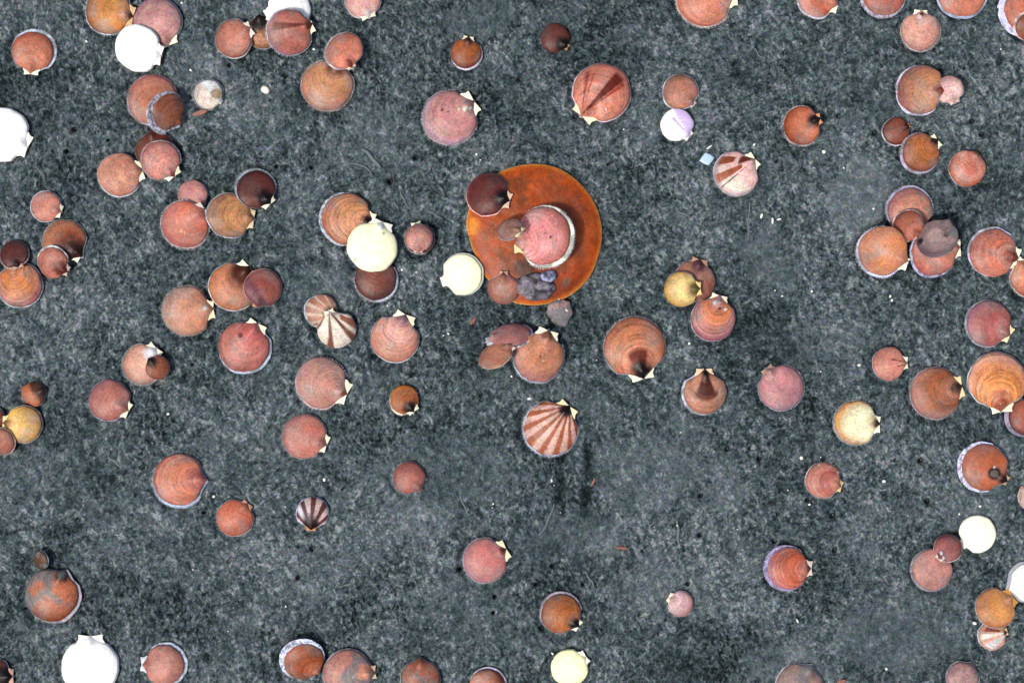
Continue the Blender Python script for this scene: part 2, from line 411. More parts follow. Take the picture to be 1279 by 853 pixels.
def pigment(x, y, k, phi, sr, o, seed):
    g = 0.90 if o.get('white') else GAIN
    col = np.repeat(lin(o['c'], g)[None], len(x), 0)
    if not o.get('white'):
        w = 0.25 * min(1.0, o['c'][0] / 195.0) ** 3 * (0.7 + 0.6 * ((seed * 29) % 10) / 10)
        col = col * (1 - w) + lin((226, 178, 162), g)[None] * w
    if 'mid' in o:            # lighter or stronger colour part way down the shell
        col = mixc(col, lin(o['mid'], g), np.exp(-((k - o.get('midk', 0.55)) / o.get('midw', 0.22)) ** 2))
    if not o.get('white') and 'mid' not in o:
        col = col * (1 + 0.34 * np.exp(-((k - 0.5) / 0.25) ** 2) - 0.05)[:, None]  # soft glow on the dome, painted in as a paler middle
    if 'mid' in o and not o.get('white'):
        col = col * (1 + 0.22 * np.exp(-((k - 0.42) / 0.22) ** 2))[:, None]  # same painted glow, on top of the shell's own middle colour
    if 'side' in o:           # another colour across one side: (angle round the shell, colour)
        a, c2 = o['side']
        d = x * math.cos(math.radians(a)) + y * math.sin(math.radians(a)) + 0.25 * fbm(x * 2, y * 2, seed + 8, 2)
        col = mixc(col, lin(c2, g), sstep(-0.05, 0.35, d))
    if 'm' in o:
        col = mixc(col, lin(o['m'], g), sstep(o.get('mk', 0.80), 0.99, k + 0.05 * fbm(phi * 3, k * 0, seed, 2)))
    if not o.get('white'):
        col = col * (1 + 0.16 * fbm(x * 2.2 + 1, y * 2.2, seed + 31, 3))[:, None]
        film = sstep(0.05, 0.5, fbm(x * 1.3 + 7, y * 1.3, seed + 33, 4, 0.65) + 0.25 * (sr - 0.6))
        lum = col.mean(1, keepdims=True)
        fc = np.array([[1.12, 0.95, 0.90]]) * (lum * 1.05 + 0.008)
        col = col + (fc - col) * (0.42 * film)[:, None]
    for (n, c2, duty) in o.get('fan', []):
        s = np.cos(phi * n * 2.0 + seed % 5 + 0.8 * vn(phi * 3, phi * 0, seed)) + 0.5 * vn(phi * 14, k * 3, seed + 1)
        col = mixc(col, lin(c2, g), sstep(duty, duty + 0.35, s) * sstep(0.02, 0.12, k))
    for (p0, w, c2, k0, k1) in o.get('st', []):
        d = np.abs(phi - math.radians(p0)) / math.radians(w)
        col = mixc(col, lin(c2, g), (1 - sstep(0.7, 1.1, d)) * sstep(k0 - 0.03, k0 + 0.03, k) * (1 - sstep(k1 - 0.04, k1 + 0.04, k)))
    if 'u' in o:
        ue = o.get('ue', 0.25)
        col = mixc(col, lin(o['u'], g), 1 - sstep(ue * 0.65, ue * 1.45, k + 0.10 * fbm(x * 5, y * 5, seed + 4, 2)))
    for (sx, sy, sr_, c2) in o.get('sp', []):
        d = np.sqrt((x - sx) ** 2 + (y - sy) ** 2) + 0.05 * fbm(x * 8, y * 8, seed + 12, 2)
        col = mixc(col, lin(c2, g), 1 - sstep(sr_ * 0.7, sr_ * 1.15, d))
    if o.get('mud'):
        n = fbm(x * 1.7 + 3, y * 1.7, seed + 20, 4, 0.6)
        if 'muddir' in o:
            a = math.radians(o['muddir'])
            n = n + 0.35 * (x * math.cos(a) + y * math.sin(a))
        col = mixc(col, MUD * 1.25, 0.85 * sstep(-0.18, 0.22, n - (0.5 - o['mud'])))
    return col

def ear_obj(side, R, z0, col, root, size=1.0, seed=0):
    """solid auricle beside the umbo, with a hinge edge and a hollow outer edge."""
    rng = np.random.default_rng(seed + (side > 0))
    b = 0.42 * size + rng.uniform(-0.03, 0.03); top = 1.115 + rng.uniform(-0.02, 0.02)
    P = [(0.0, 1.06), (b * 0.5, 1.09), (b * 0.93, top - 0.005), (b, top - 0.02), (b * 0.97, 1.03), (b * 0.97 + 0.01, 0.95), (b + 0.07, 0.84), (b + 0.02, 0.70), (0.22, 0.74), (0.0, 0.9)]
    P = [(side * x * R, y * R) for x, y in P]
    V = []; n = len(P)
    zc = [1.6, 1.5, 0.9, 0.8, 0.8, 0.8, 0.8, 0.9, 1.7, 1.9]
    for (x, y), z in zip(P, zc): V.append((x, y, z0 + z * 0.001))
    for (x, y) in P: V.append((x, y, z0 - 0.0006))
    cx = sum(p[0] for p in P) / n; cyy = sum(p[1] for p in P) / n
    V.append((cx, cyy, z0 + 0.0020))
    F = [(2 * n, i, (i + 1) % n) for i in range(n)] + [(i, n + i, n + (i + 1) % n, (i + 1) % n) for i in range(n)] + [tuple(n + i for i in range(n))[::-1]]
    if side > 0: F = [f[::-1] for f in F]
    c = lin(col, 0.84) * (rng.uniform(0.8, 1.0) if R > 0.022 else rng.uniform(0.62, 0.92))
    m = 2 * n + 1
    wob = 1 + 0.12 * (rng.random(m) - 0.5)
    A = {"pigment": ('FLOAT_COLOR', np.concatenate([c[None] * wob[:, None], np.ones((m, 1))], 1)), "growth": ('FLOAT_VECTOR', np.array([[v[1] / R, v[0] / R * 3, 0.15] for v in V]))}
    return mesh_obj("ear", V, F, M_WHITE, root, A, smooth=False)

PLACED = []       # (x, y, R, dome height, matrix) of everything shells may rest on
COUNT = [0]

def rest(px, py, r, tilt_q=None, rr=None):
    """find how a shell lies on what is already there: (centre height, lean direction, lean)."""
    R = r * PX
    best = None
    c0 = at(px, py, 0.004)
    a = np.linspace(0, 2 * np.pi, 28, endpoint=False)
    S = np.concatenate([[[0, 0]], *[np.stack([np.cos(a) * q, np.sin(a) * q], 1) for q in (0.35, 0.7, 0.98)]]) * R
    hz = np.zeros(len(S)); hit = np.zeros(len(S), bool)
    for (ux, uy, uR, uH, uz, sx, sy) in PLACED:
        dx = S[:, 0] + c0.x - ux; dy = S[:, 1] + c0.y - uy
        d = np.sqrt(dx ** 2 + dy ** 2) / uR
        inn = d < 1.03
        z = uz + sx * dx + sy * dy + uH * np.clip(1 - np.minimum(d, 1) ** 2.3, 0, 1) ** 0.72 + 0.0028
        hz = np.where(inn, np.maximum(hz, z), hz); hit |= inn
    if not hit.any():
        return 0.0, 0.0, 0.0, 0.0
    cen = S[hit].mean(0); dr = math.atan2(cen[1], cen[0])
    best = None
    for deg in (0, 3, 6, 9, 12, 15, 18):
        t = math.tan(math.radians(deg))
        ramp = t * (S[:, 0] * math.cos(dr) + S[:, 1] * math.sin(dr))
        zc = max((hz - ramp)[hit].max(), -ramp.min() * 0.92 - 0.0005)
        cost = zc + 0.0001 * deg
        if best is None or cost < best[0]:
            best = (cost, zc, t)
    return best[1], best[2] * math.cos(dr), best[2] * math.sin(dr), best[1]

def scallop(px, py, r, ang, c, label, **o):
    """one scallop: px, py, r and the hinge direction read off the photograph."""
    COUNT[0] += 1
    SH[0] = o.get('sh', 40 + (COUNT[0] * 37 % 13) - 4)
    seed = COUNT[0] * 7 + 3
    o['c'] = c
    white = o.get('white', False)
    if white: o.setdefault('rs', 1.02)
    R = r * PX
    name = "scallop"
    H = o.get('H', 0.27)
    zc, gx, gy, _ = rest(px, py, r * (o.get('asp', 1) ** 0.5))
    rng = np.random.default_rng(seed)
    if gx == 0 and gy == 0:
        gx, gy = rng.normal(0, 0.03, 2)
    sink = o.get('sink', 0.0) * 0.001
    nrm = Vector((-gx, -gy, 1)).normalized()
    q = Vector((0, 0, 1)).rotation_difference(nrm)
    if 'asp' in o:
        ad = math.radians(o['adir'])
        axis = Vector((-math.sin(ad), math.cos(ad), 0))
        t = math.acos(o['asp']) * o.get('up', 1)
        q = Quaternion(axis, -t) @ q
        zc += R * math.sin(abs(t)) * 0.72
    zc += 0.0012 - sink
    loc = at(px, py, zc + 0.004)
    root = bpy.data.objects.new(name, None)
    root.empty_display_size = 0.01
    scene.collection.objects.link(root)
    root.location = (loc.x, loc.y, zc)
    rz = Quaternion((0, 0, 1), math.radians(ang - 90))
    root.rotation_mode = 'QUATERNION'
    root.rotation_quaternion = q @ rz
    tag(root, label, "scallop", "scallops scattered over the seabed")
    irr = o.get('irr', 0.055)
    # lower valve, wider than the upper one where the photo shows a pale rim
    rs = o.get('rs', 1.045)
    rd = o.get('rd'); ro = o.get('ro', max(0, rs - 1.02))
    off = (0, 0)
    if rd is not None:
        a = math.radians(rd - (ang - 90)); off = (ro * math.cos(a), ro * math.sin(a))
    V, F, x, y, k, phi, sr = valve_arrays(R, 0.02, 0.0002, irr, seed, scale=rs, off=off, umbo=False, flat=8)
    rc = o.get('rc', (245,245,240) if white else [(190,198,216),(186,190,200),(196,180,176),(176,186,200)][seed % 4])
    lc = np.repeat(lin(rc, 0.88 if white else GAIN * 1.35)[None], len(x), 0)
    if o.get('mantle'):
        sp = fbm(phi * 0 + x * 9, y * 9, seed + 5, 3, 0.8)
        lc = mixc(lc, lin((112,110,128), GAIN), 0.85 * sstep(-0.05, 0.3, sp))
    elif not white:
        lc = mixc(lc, MUD * 1.1, 0.7 * sstep(-0.05, 0.25, fbm(x * 2.3, y * 2.3, seed + 6, 3)))
    G = np.stack([k, phi, np.full_like(k, 0.2)], 1)
    mesh_obj("lower_valve", V, F, M_WHITE if white else M_RIM, root, {"pigment": ('FLOAT_COLOR', np.concatenate([lc, np.ones((len(lc), 1))], 1)), "growth": ('FLOAT_VECTOR', G)})
    # ears
    ec = o.get('ec', (252,250,240) if white else EAR)
    for i, s in enumerate((-1, 1)):
        es = o.get('ears', (1, 1))[i]
        if es:
            ear_obj(s, R, 0.0012, ec, root, es, seed)
    # upper valve
    V, F, x, y, k, phi, sr = valve_arrays(R, H, 0.0022, irr, seed, scale=o.get('us', 1.0))
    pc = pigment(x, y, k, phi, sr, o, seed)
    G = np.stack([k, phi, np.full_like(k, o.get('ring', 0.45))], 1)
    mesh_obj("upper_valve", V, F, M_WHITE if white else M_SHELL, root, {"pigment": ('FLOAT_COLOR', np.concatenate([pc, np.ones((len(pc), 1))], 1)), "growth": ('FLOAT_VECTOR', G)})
    # frilly mantle edge showing between the valves
    if r >= 24 and not white and 'mud' not in o and COUNT[0] % 2: o.setdefault('fringe', (205,200,210))
    if o.get('fringe'):
        fringe(root, R, seed, rs, off, o['fringe'])
    for (bx, by, br, bc) in o.get('barn', []):
        z = 0.0022 + R * H * max(0.05, 1 - (bx * bx + by * by) ** 1.15) ** 0.72
        barnacle(root, bx * R, by * R, z, br * PX, bc, seed)
    Rm = R * (o.get('asp', 1) ** 0.5)
    PLACED.append((loc.x, loc.y, Rm * 1.0, R * H + 0.0022, zc, gx, gy))
    return root

def fringe(root, R, seed, rs, off, col):
    rng = np.random.default_rng(seed + 77)
    V = []; F = []
    n = 120
    for i in range(n):
        a = 2 * math.pi * i / n + rng.normal(0, 0.015)
        if abs(math.atan2(math.sin(a), math.cos(a))) < 0.75: continue
        w = rng.uniform(0.010, 0.02); L = rng.uniform(0.015, 0.05)
        r0 = 0.98 * rs; r1 = rs + L
        b = len(V); z = rng.uniform(0.0006, 0.0018)
        for (rr, aa, zz) in ((r0, a - w, z), (r0, a + w, z), (r1, a + w * .35, z * .6), (r1, a - w * .35, z * .6), ((r0 + r1) / 2, a, z + 0.0007)):
            V.append(((math.sin(aa) * rr + off[0]) * R, (math.cos(aa) * rr + off[1]) * R, zz))
        F += [(b, b + 1, b + 4), (b + 1, b + 2, b + 4), (b + 2, b + 3, b + 4), (b + 3, b, b + 4)]
    c = np.repeat(lin(col, GAIN)[None], len(V), 0) * np.repeat(rng.uniform(0.5, 1.2, len(V) // 5), 5)[:, None]
    mesh_obj("mantle_fringe", V, F, M_RIM, root, {"pigment": ('FLOAT_COLOR', np.concatenate([c, np.ones((len(V), 1))], 1)), "growth": ('FLOAT_VECTOR', np.zeros((len(V), 3)))})

def blob(name, loc, rx, ry, rz, col, mat, root=None, seed=0, irr=0.25, nu=14, nv=9, rot=0.0, cut=True):
    """rounded uneven lump sitting on loc"""
    V = []; F = []
    for j in range(nv + 1):
        el = (math.pi / 2) * (1 - j / nv * (1.25 if cut else 1.9))
        for i in range(nu):
            a = 2 * math.pi * i / nu
            d = 1 + irr * float(fbm(np.array([math.cos(a) * math.cos(el) * 1.7 + seed]), np.array([math.sin(a) * math.cos(el) * 1.7 + el]), seed, 3)[0]) * 1.6
            lx = rx * math.cos(el) * math.cos(a) * d; ly = ry * math.cos(el) * math.sin(a) * d
            V.append((loc[0] + lx * math.cos(rot) - ly * math.sin(rot), loc[1] + lx * math.sin(rot) + ly * math.cos(rot), loc[2] + rz * math.sin(el) * d))
    for j in range(nv):
        for i in range(nu):
            a = j * nu + i; b = j * nu + (i + 1) % nu
            F.append((a, a + nu, b + nu, b))
    c = np.repeat(np.asarray(col)[None], len(V), 0)
    xy = np.array(V)
    c = c * np.clip(1 + (1.8 if nu > 20 else 0.7) * fbm(xy[:, 0] * 150, xy[:, 1] * 150, seed + 1, 3), 0.25, 2.2)[:, None]
    return mesh_obj(name, V, F, mat, root, {"pigment": ('FLOAT_COLOR', np.concatenate([c, np.ones((len(V), 1))], 1)), "growth": ('FLOAT_VECTOR', np.zeros((len(V), 3)))})

def barnacle(root, x, y, z, r, col, seed):
    blob("barnacle", (x, y, z - 0.0004), r, r * 0.75, r * 0.8, lin(col, GAIN), M_WHITE, root, seed, 0.35, 10, 5, rot=seed)

# ---- the very large orange shell goes down first: other shells lie on it
def big_shell():
    P = [(619.8,217.6),(600,232),(589,253),(583.6,270),(582.8,283),(586,297),(590,310),(597.5,326),(604,342),(611,351),(622,364),(634,374),(647,379.2),(670,381.2),(693.6,377),
         (714.7,367.3),(733.4,350),(745,328),(751.5,301),(750.5,277),(743,254),(728.7,233.5),(710,217.2),(689,207.6),(665.5,204.9),(640,208.8)]
    cx, cy = 668.0, 293.0
    pts = np.array([((x - cx) * PX, (cy - y) * PX) for x, y in P])[::-1]
    # smooth closed curve
    n = 144; m = len(pts)
    out = []
    for i in range(n):
        t = i / n * m; j = int(t); f = t - j
        p0, p1, p2, p3 = (pts[(j + d) % m] for d in (-1, 0, 1, 2))
        out.append(0.5 * ((2 * p1) + (-p0 + p2) * f + (2 * p0 - 5 * p1 + 4 * p2 - p3) * f * f + (-p0 + 3 * p1 - 3 * p2 + p3) * f ** 3))
    E = np.array(out)
    root = bpy.data.objects.new("scallop", None); scene.collection.objects.link(root)
    root.location = at(cx, cy, 0.004); root.location.z = 0.0
    tag(root, "huge rust orange scallop, by far the largest, carrying several smaller shells", "scallop", "scallops scattered over the seabed")
    def sheet(name, scale, H, z0, nr, colf, mat, flat=3.2):
        s = (np.arange(1, nr + 1) / nr) ** 0.8
        X = np.concatenate([[0], (s[:, None] * E[None, :, 0] * scale).ravel()]); Y = np.concatenate([[0], (s[:, None] * E[None, :, 1] * scale).ravel()])
        sr = np.concatenate([[0], np.repeat(s, n)])
        Z = z0 + H * (1 - sr ** flat) ** 0.7
        Z = Z + 0.0012 * fbm(X * 60, Y * 60, 5, 3) * (1 - sr ** 4)
        V = np.stack([X, Y, Z], 1); w = V[-n:].copy(); w[:, 2] -= 0.003; V = np.concatenate([V, w])
        X = V[:, 0]; Y = V[:, 1]; sr = np.concatenate([sr, sr[-n:]])
        F = [(0, 1 + j, 1 + (j + 1) % n) for j in range(n)]
        for i in range(nr):
            a = 1 + i * n; b = a + n
            F += [(a + j, b + j, b + (j + 1) % n, a + (j + 1) % n) for j in range(n)]
        q = np.sqrt((X + 0.078) ** 2 + (Y + 0.015) ** 2) / 0.165
        G = np.stack([q, np.arctan2(Y + 0.015, X + 0.078), np.full_like(q, 0.28)], 1)
        c = colf(X, Y, sr)
        return mesh_obj(name, V, F, mat, root, {"pigment": ('FLOAT_COLOR', np.concatenate([c, np.ones((len(c), 1))], 1)), "growth": ('FLOAT_VECTOR', G)})
    def top(X, Y, sr):
        c = np.repeat(lin((188,80,22), GAIN)[None], len(X), 0)
        f = fbm(X * 22 + 3, Y * 22, 3, 4, 0.62)
        c = mixc(c, lin((150,62,22), GAIN), sstep(0.0, 0.4, f))
        c = mixc(c, lin((128,58,28), GAIN), 0.45 * sstep(0.05, 0.45, fbm(X * 45, Y * 45, 9, 4, 0.7)))
        # greyish film and stains
        for (sx, sy, rr, cc, a) in ((640,325,22,(110,72,48),.6),(655,338,18,(84,66,56),.75),(648,232,14,(110,62,30),.7),(653,249,7,(80,40,25),.7),(693,222,18,(150,85,50),.5),(705,262,26,(150,85,55),.45),
                                    (730,290,20,(165,90,50),.35),(707,352,6,(110,90,75),.8),(720,315,16,(150,85,55),.45),(700,330,14,(140,90,60),.5),(615,290,16,(150,80,45),.5),(640,262,20,(160,82,40),.4),(680,240,16,(150,75,40),.4)):
            d = np.sqrt((X - (sx - 668) * PX) ** 2 + (Y - (293 - sy) * PX) ** 2) / (rr * PX) + 0.9 * fbm(X * 90, Y * 90, sx, 3, 0.7)
            c = mixc(c, lin(cc, GAIN), a * (1 - sstep(0.5, 1.2, d)))
        d = np.sqrt((X - (588 - 668) * PX) ** 2 + (Y - (293 - 283) * PX) ** 2) / 0.011
        c = mixc(c, lin((250,150,40), GAIN), 1 - sstep(0.5, 1.5, d))
        c = mixc(c, lin((222,120,36), GAIN), 0.85 * sstep(0.93, 0.975, sr))
        c = mixc(c, lin((240,180,105), GAIN), sstep(0.978, 0.995, sr))
        return c
    sheet("upper_valve", 1.0, 0.0095, 0.003, 34, top, M_BIG)
    sheet("lower_valve", 0.985, 0.001, -0.0005, 6, lambda X, Y, s: np.repeat(lin((190,150,90), GAIN)[None], len(X), 0), M_RIM)
    p = at(cx, cy)
    PLACED.append((p.x, p.y, 0.088, 0.0125, 0.0, 0, 0))
big_shell()

W = (255,255,252)
S = scallop
# ---- top left
S(40,65,26,265,(190,106,72),"orange brown scallop with a pale crescent rim near the top left corner",rs=1.07,rd=40,ro=.10,us=.98,ears=(.8,.8),ring=.2,rc=(190,205,225),m=(175,95,75))
S(3,168,33,333,W,"large white scallop cut by the left frame edge, upper part of the photo",white=True)
S(136,14,29,347,(182,112,48),"amber scallop at the top edge with cream ears facing a white scallop",u=(95,50,22),ue=.14,mid=(205,135,60),m=(150,90,48),ec=(225,190,140),ring=.6)
S(196,28,30,295,(188,132,130),"dusty mauve scallop partly under the white one near the top edge",m=(170,125,135),mid=(205,150,145),rs=1.03)
S(172,60,29,342,W,"white scallop lying over the edge of a mauve scallop, top left area",white=True)
S(190,125,31,300,(198,124,98),"large salmon scallop lying beneath a tilted dark brown one",mid=(180,108,78),m=(180,110,100),fringe=(190,140,130))
S(209,139,25,320,(142,72,38),"tilted dark brown scallop with a speckled white rim resting on a salmon one",asp=.86,adir=160,us=.92,rs=1.08,rd=205,ro=.14,mantle=True,rc=(215,220,235),ring=.8,ears=(0,0))
S(193,188,24,100,(98,42,24),"dark maroon scallop mostly hidden beneath a rose one, upper left",rs=1.02,ears=(0,0))
S(200,200,24,309,(190,120,112),"rose scallop overlapping a dark maroon scallop above it, upper left",mid=(212,140,125),m=(175,105,100),u=(140,70,50),ue=.12,ring=.4)
S(149,218,27,12,(192,124,98),"salmon tan scallop whose white ears point to a rose scallop, upper left",mid=(205,138,110),rs=1.04,rd=250)
S(57,258,19,340,(194,120,104),"small pink scallop standing alone by the left edge with white ears on its right",rs=1.05,rd=120,mid=(205,130,110))
S(24,356,28,110,(192,112,62),"orange ringed scallop beneath a small maroon scallop at the left edge",m=(170,105,105),mid=(205,120,60),ring=.9,ears=(0,0))
S(17,318,18,292,(84,32,28),"small maroon scallop sitting on an orange ringed one at the left edge",u=(50,20,25),ue=.3,ec=(200,170,150),ears=(.9,.9))
S(80,301,27,318,(172,96,50),"amber brown scallop with a black umbo near the left edge, behind a smaller one",u=(62,26,18),ue=.5,mid=(160,80,45),m=(165,110,80),ears=(0,.9))
S(66,328,20,330,(172,96,76),"small reddish scallop with pale top rim overlapping an amber brown one",u=(110,45,35),ue=.45,rs=1.07,rd=110,ro=.07,rc=(205,200,200),ears=(.8,.8),ec=(205,185,165))
S(240,244,19,320,(186,122,118),"small rose scallop half hidden above a red one, left of centre",rs=1.02,ears=(0,0))
S(231,280,30,38,(192,100,82),"red salmon scallop overlapping a small rose one, leftmost of a row of three",m=(185,105,105),mid=(200,110,85),ring=.3,sp=[(.1,-.25,.06,(230,170,130)),(.25,-.15,.04,(230,170,130))],rs=1.04,rd=250,ears=(.8,.6),ec=(215,200,190))
S(286,269,28,352,(180,124,80),"olive tan scallop with fine growth lines between a red one and a maroon one",mid=(205,145,95),m=(165,115,95),ring=.7,ec=(235,220,185))
S(319,237,24,315,(96,42,32),"dark maroon scallop with a black umbo at the right end of a row",u=(22,10,12),ue=.4,m=(80,32,30),rs=1.07,rd=100,ro=.08,rc=(150,165,180),ring=.8,ears=(.9,.9))
# ---- upper middle left
S(328,40,21,105,(185,112,42),"amber scallop with a black umbo wedged between two red brown ones at the top",u=(25,14,8),ue=.55,m=(150,90,45),ears=(0,0))
S(360,12,27,205,W,"white scallop at the top edge peeking out behind a red brown one",white=True,ears=(1.1,1.0))
S(292,48,24,30,(172,104,86),"rose brown scallop leftmost of a cluster of four at the top edge",m=(150,90,75),mid=(190,120,100),ears=(.9,.9),ec=(225,215,205))
S(361,40,28,22,(170,84,68),"red brown scallop with a dark crease, lying over a white scallop at the top",u=(110,45,35),ue=.15,st=[(-18,7,(120,55,45),.1,.9)],ears=(.3,.9),m=(175,110,115),ring=.3)
S(409,106,32,62,(184,120,84),"tan orange scallop beneath a smaller red orange one, upper left of centre",u=(110,60,35),ue=.3,mid=(200,140,95),m=(180,125,100),fringe=(185,150,130),ears=(0,.6),ec=(200,160,140))
S(430,64,24,300,(192,98,70),"red orange scallop with a thin white left rim over a tan orange one",asp=.93,adir=0,rs=1.05,rd=170,ro=.06,rc=(215,215,220),u=(120,50,35),ue=.15,ears=(.5,.5),ec=(220,190,170),ring=.3)
S(453,0,22,290,(208,150,145),"pale pink scallop cut by the top edge with two white ears pointing down",m=(180,130,125),u=(235,210,205),ue=.25)
S(582,66,19,80,(140,66,26),"small rust scallop standing alone below the top edge with tiny white ears up",u=(60,28,16),ue=.25,mid=(160,84,30),m=(125,45,30),rs=1.06,rd=310,ro=.08,rc=(200,195,215),ears=(.8,.8),sh=48)
S(693,48,19,325,(92,40,32),"ragged dark maroon scallop half buried in mud below the top edge",u=(20,10,12),ue=.45,irr=.16,ears=(.5,.5),ec=(190,150,110),rs=.98,sink=3)
S(562,147,34,34,(192,134,132),"large mauve pink scallop with white flecks, left of a striped salmon one",m=(180,150,165),mid=(200,138,135),rs=1.03,ring=.5,ears=(1,1),barn=[(.08,.62,4.5,(240,245,225)),(-.03,.44,3,(245,250,225)),(.14,.8,3,(190,200,205))],sp=[(-.35,-.1,.06,(120,70,60)),(-.2,.05,.04,(120,70,60))],u=(165,130,125),ue=.16)
S(752,116,36,228,(205,112,84),"salmon scallop crossed by a dark wedge shaped stripe from hinge to margin",mid=(220,135,110),m=(195,120,105),st=[(-3,7,(112,38,20),.03,.93),(-12,2,(175,70,40),.05,.9),(33,3,(165,75,60),.1,.9),(40,3,(225,150,130),.1,.9),(25,1.5,(170,80,60),.1,.8)],rs=1.035,rc=(205,185,200),ears=(1,1),ec=(255,250,205),ring=.6,barn=[(-.5,.35,2.2,(240,200,195))])
S(850,115,22,315,(174,112,88),"light brown scallop touching the white and lavender one beneath it",sp=[(.15,.2,.28,(205,140,125))],m=(150,105,85),rs=1.06,ears=(.5,.5),ec=(190,180,170))
S(846,156,20,318,(250,250,245),"small white and lavender scallop just below a light brown one",white=True,side=(150,(196,180,220)),st=[(-5,4,(180,160,205),.1,.8),(-30,15,(200,180,220),.2,1)],ears=(.8,.8))
# ---- top right
S(881,-3,36,8,(212,122,92),"large salmon scallop cut by the top edge, right of centre",m=(190,110,90),mid=(222,140,112),ring=.6,ears=(1,1))
S(1022,-5,26,335,(198,108,80),"salmon scallop cut by the top edge with one white ear at its lower right",m=(200,150,150),mid=(190,95,60),rs=1.05,rd=260,ears=(0,1))
S(1104,-8,27,80,(184,86,62),"rust red scallop cut by the top edge with a speckled pale rim below",rs=1.06,rd=250,ro=.07,mantle=True,rc=(190,190,215),ring=.3)
S(1202,-10,31,70,(204,106,72),"orange red scallop with bluish rim at the top edge near the right corner",rs=1.05,rd=280,ro=.05,rc=(170,185,215),ring=.3)
S(1150,39,24,88,(212,152,134),"peach pink scallop with a dark spot between its ears, near the top right",m=(190,135,125),mid=(225,160,140),ears=(.8,.8),rs=1.05,rd=330,sp=[(0,.85,.10,(60,25,20)),(-.15,.72,.1,(225,215,225)),(-.25,.35,.06,(150,110,90))])
S(1285,12,32,20,(190,96,66),"rust scallop with a wide bluish white rim at the top right corner",rs=1.05,rd=190,ro=.14,us=.93,mantle=False,rc=(200,205,245))
S(1286,33,17,320,(135,64,36),"small dark rust scallop lying on a rimmed one at the top right corner",rs=1.07,rd=140,ro=.10,rc=(225,195,190))
S(1152,112,30,352,(170,104,76),"brown salmon scallop with a white left rim beside a tiny pinkish white one",rs=1.05,rd=200,ro=.08,rc=(200,195,215),mid=(185,125,85),m=(160,105,100),u=(130,65,50),ue=.2,ears=(.6,.6),ec=(190,160,150),ring=.6,asp=.94,adir=0)
S(1187,112,17,292,(218,180,175),"tiny pinkish white scallop against the right side of a brown one",asp=.78,adir=0,m=(190,150,145),ears=(.9,.9),ec=(215,190,180),rs=1.02)
S(1120,164,17,25,(128,54,28),"small dark rust scallop resting in a pale silty halo, upper right",irr=.07,u=(60,28,18),ue=.25,m=(105,40,28),rs=1.05,rd=250,ears=(.5,.4),ec=(190,140,80))
S(1151,190,24,38,(156,86,42),"rust brown ringed scallop touching a smaller dark rust one above it",u=(40,22,14),ue=.2,mid=(180,105,52),m=(150,80,55),rs=1.06,rd=220,ro=.08,rc=(180,175,205),ring=.9,ears=(.8,.9))
S(1209,210,23,60,(198,108,82),"salmon red scallop with a painted highlight and no ears showing, right side",sp=[(.2,.25,.12,(245,180,165)),(.1,.0,.4,(215,125,105))],m=(190,95,60),u=(120,90,50),ue=.12,ears=(0,0),rs=1.01,H=.32)  # pale spot and wider glow are a highlight painted into the colour
S(1003,157,24,20,(166,76,30),"rust scallop with a black umbo and a thin pale left rim, standing alone",asp=.86,adir=15,u=(30,14,12),ue=.3,m=(160,70,32),rs=1.05,rd=190,ro=.07,rc=(170,165,165),ears=(.6,.7),ec=(200,140,100),ring=.2)
S(920,217,28,38,(240,196,192),"white and pink scallop with brown patches and stripes beside a pale blue chip",m=(205,180,190),side=(-75,(255,240,220)),st=[(-34,17,(110,50,28),.08,.45),(-35,8,(140,75,45),.55,.95),(-10,7,(168,84,48),.35,.97),(2,1.3,(90,40,40),.2,.97)],rs=1.03,ears=(.9,.9))
# ---- right side
S(1137,263,28,300,(196,122,92),"salmon ringed scallop with a greyish rim behind a small tilted one, right side",m=(165,110,110),rs=1.06,rd=100,ro=.06,rc=(155,160,185),mk=.75,ears=(0,0),ring=.6)
S(1136,282,19,315,(160,78,52),"small tilted red brown scallop with a thin white rim on a salmon one",asp=.82,adir=-35,rs=1.06,rd=145,ro=.08,rc=(225,190,185),m=(145,70,50),ears=(.5,.7),ec=(225,195,150))
S(1104,313,31,338,(192,118,78),"tan orange scallop with a bluish lower rim, leftmost of four touching ones",rs=1.05,rd=235,ro=.07,rc=(195,205,235),mid=(205,130,82),ring=.25,ears=(.3,1),sp=[(-.25,-.02,.04,(110,60,40))])
S(1168,313,31,8,(194,108,84),"red salmon scallop half covered by a silty grey oval, right side",rs=1.05,rd=250,ro=.06,mantle=True,rc=(180,185,215),m=(190,100,90),ears=(.7,.9),ring=.3)
S(1172,298,26,60,(138,118,118),"silty grey oval shell with dark spots lying on a red salmon scallop",asp=.80,adir=-30,ears=(0,0),rs=1.0,m=(104,84,90),sp=[(.38,.28,.15,(90,55,40)),(-.62,-.50,.16,(45,40,45)),(-.1,.05,.4,(190,160,155))],ring=.3,mud=.12,rc=(130,120,125),H=.16)
S(1241,316,30,347,(192,112,96),"salmon rose scallop with white upper rim near the right edge, ears to the right",rs=1.05,rd=120,ro=.06,rc=(200,205,225),mid=(205,118,92),u=(130,60,50),ue=.25,ring=.7)
S(1287,346,25,130,(196,106,58),"orange scallop cut by the right edge below the ears of a salmon one",ring=.2,ears=(.6,.6),m=(180,95,75))
S(1236,404,28,330,(162,88,88),"dusky rose scallop with two pale ears, right edge above the bright orange one",mid=(175,95,88),m=(165,110,125),rs=1.06,rd=180,rc=(140,140,150),ears=(.8,.9),ec=(240,225,180),ring=.15)
S(1111,454,21,2,(196,120,102),"small salmon scallop with dark cracks and white ears pointing right",st=[(-14,3,(110,55,50),.05,.5),(18,4,(120,60,50),.02,.35)],m=(180,110,95),rs=1.01,ears=(.9,.9))
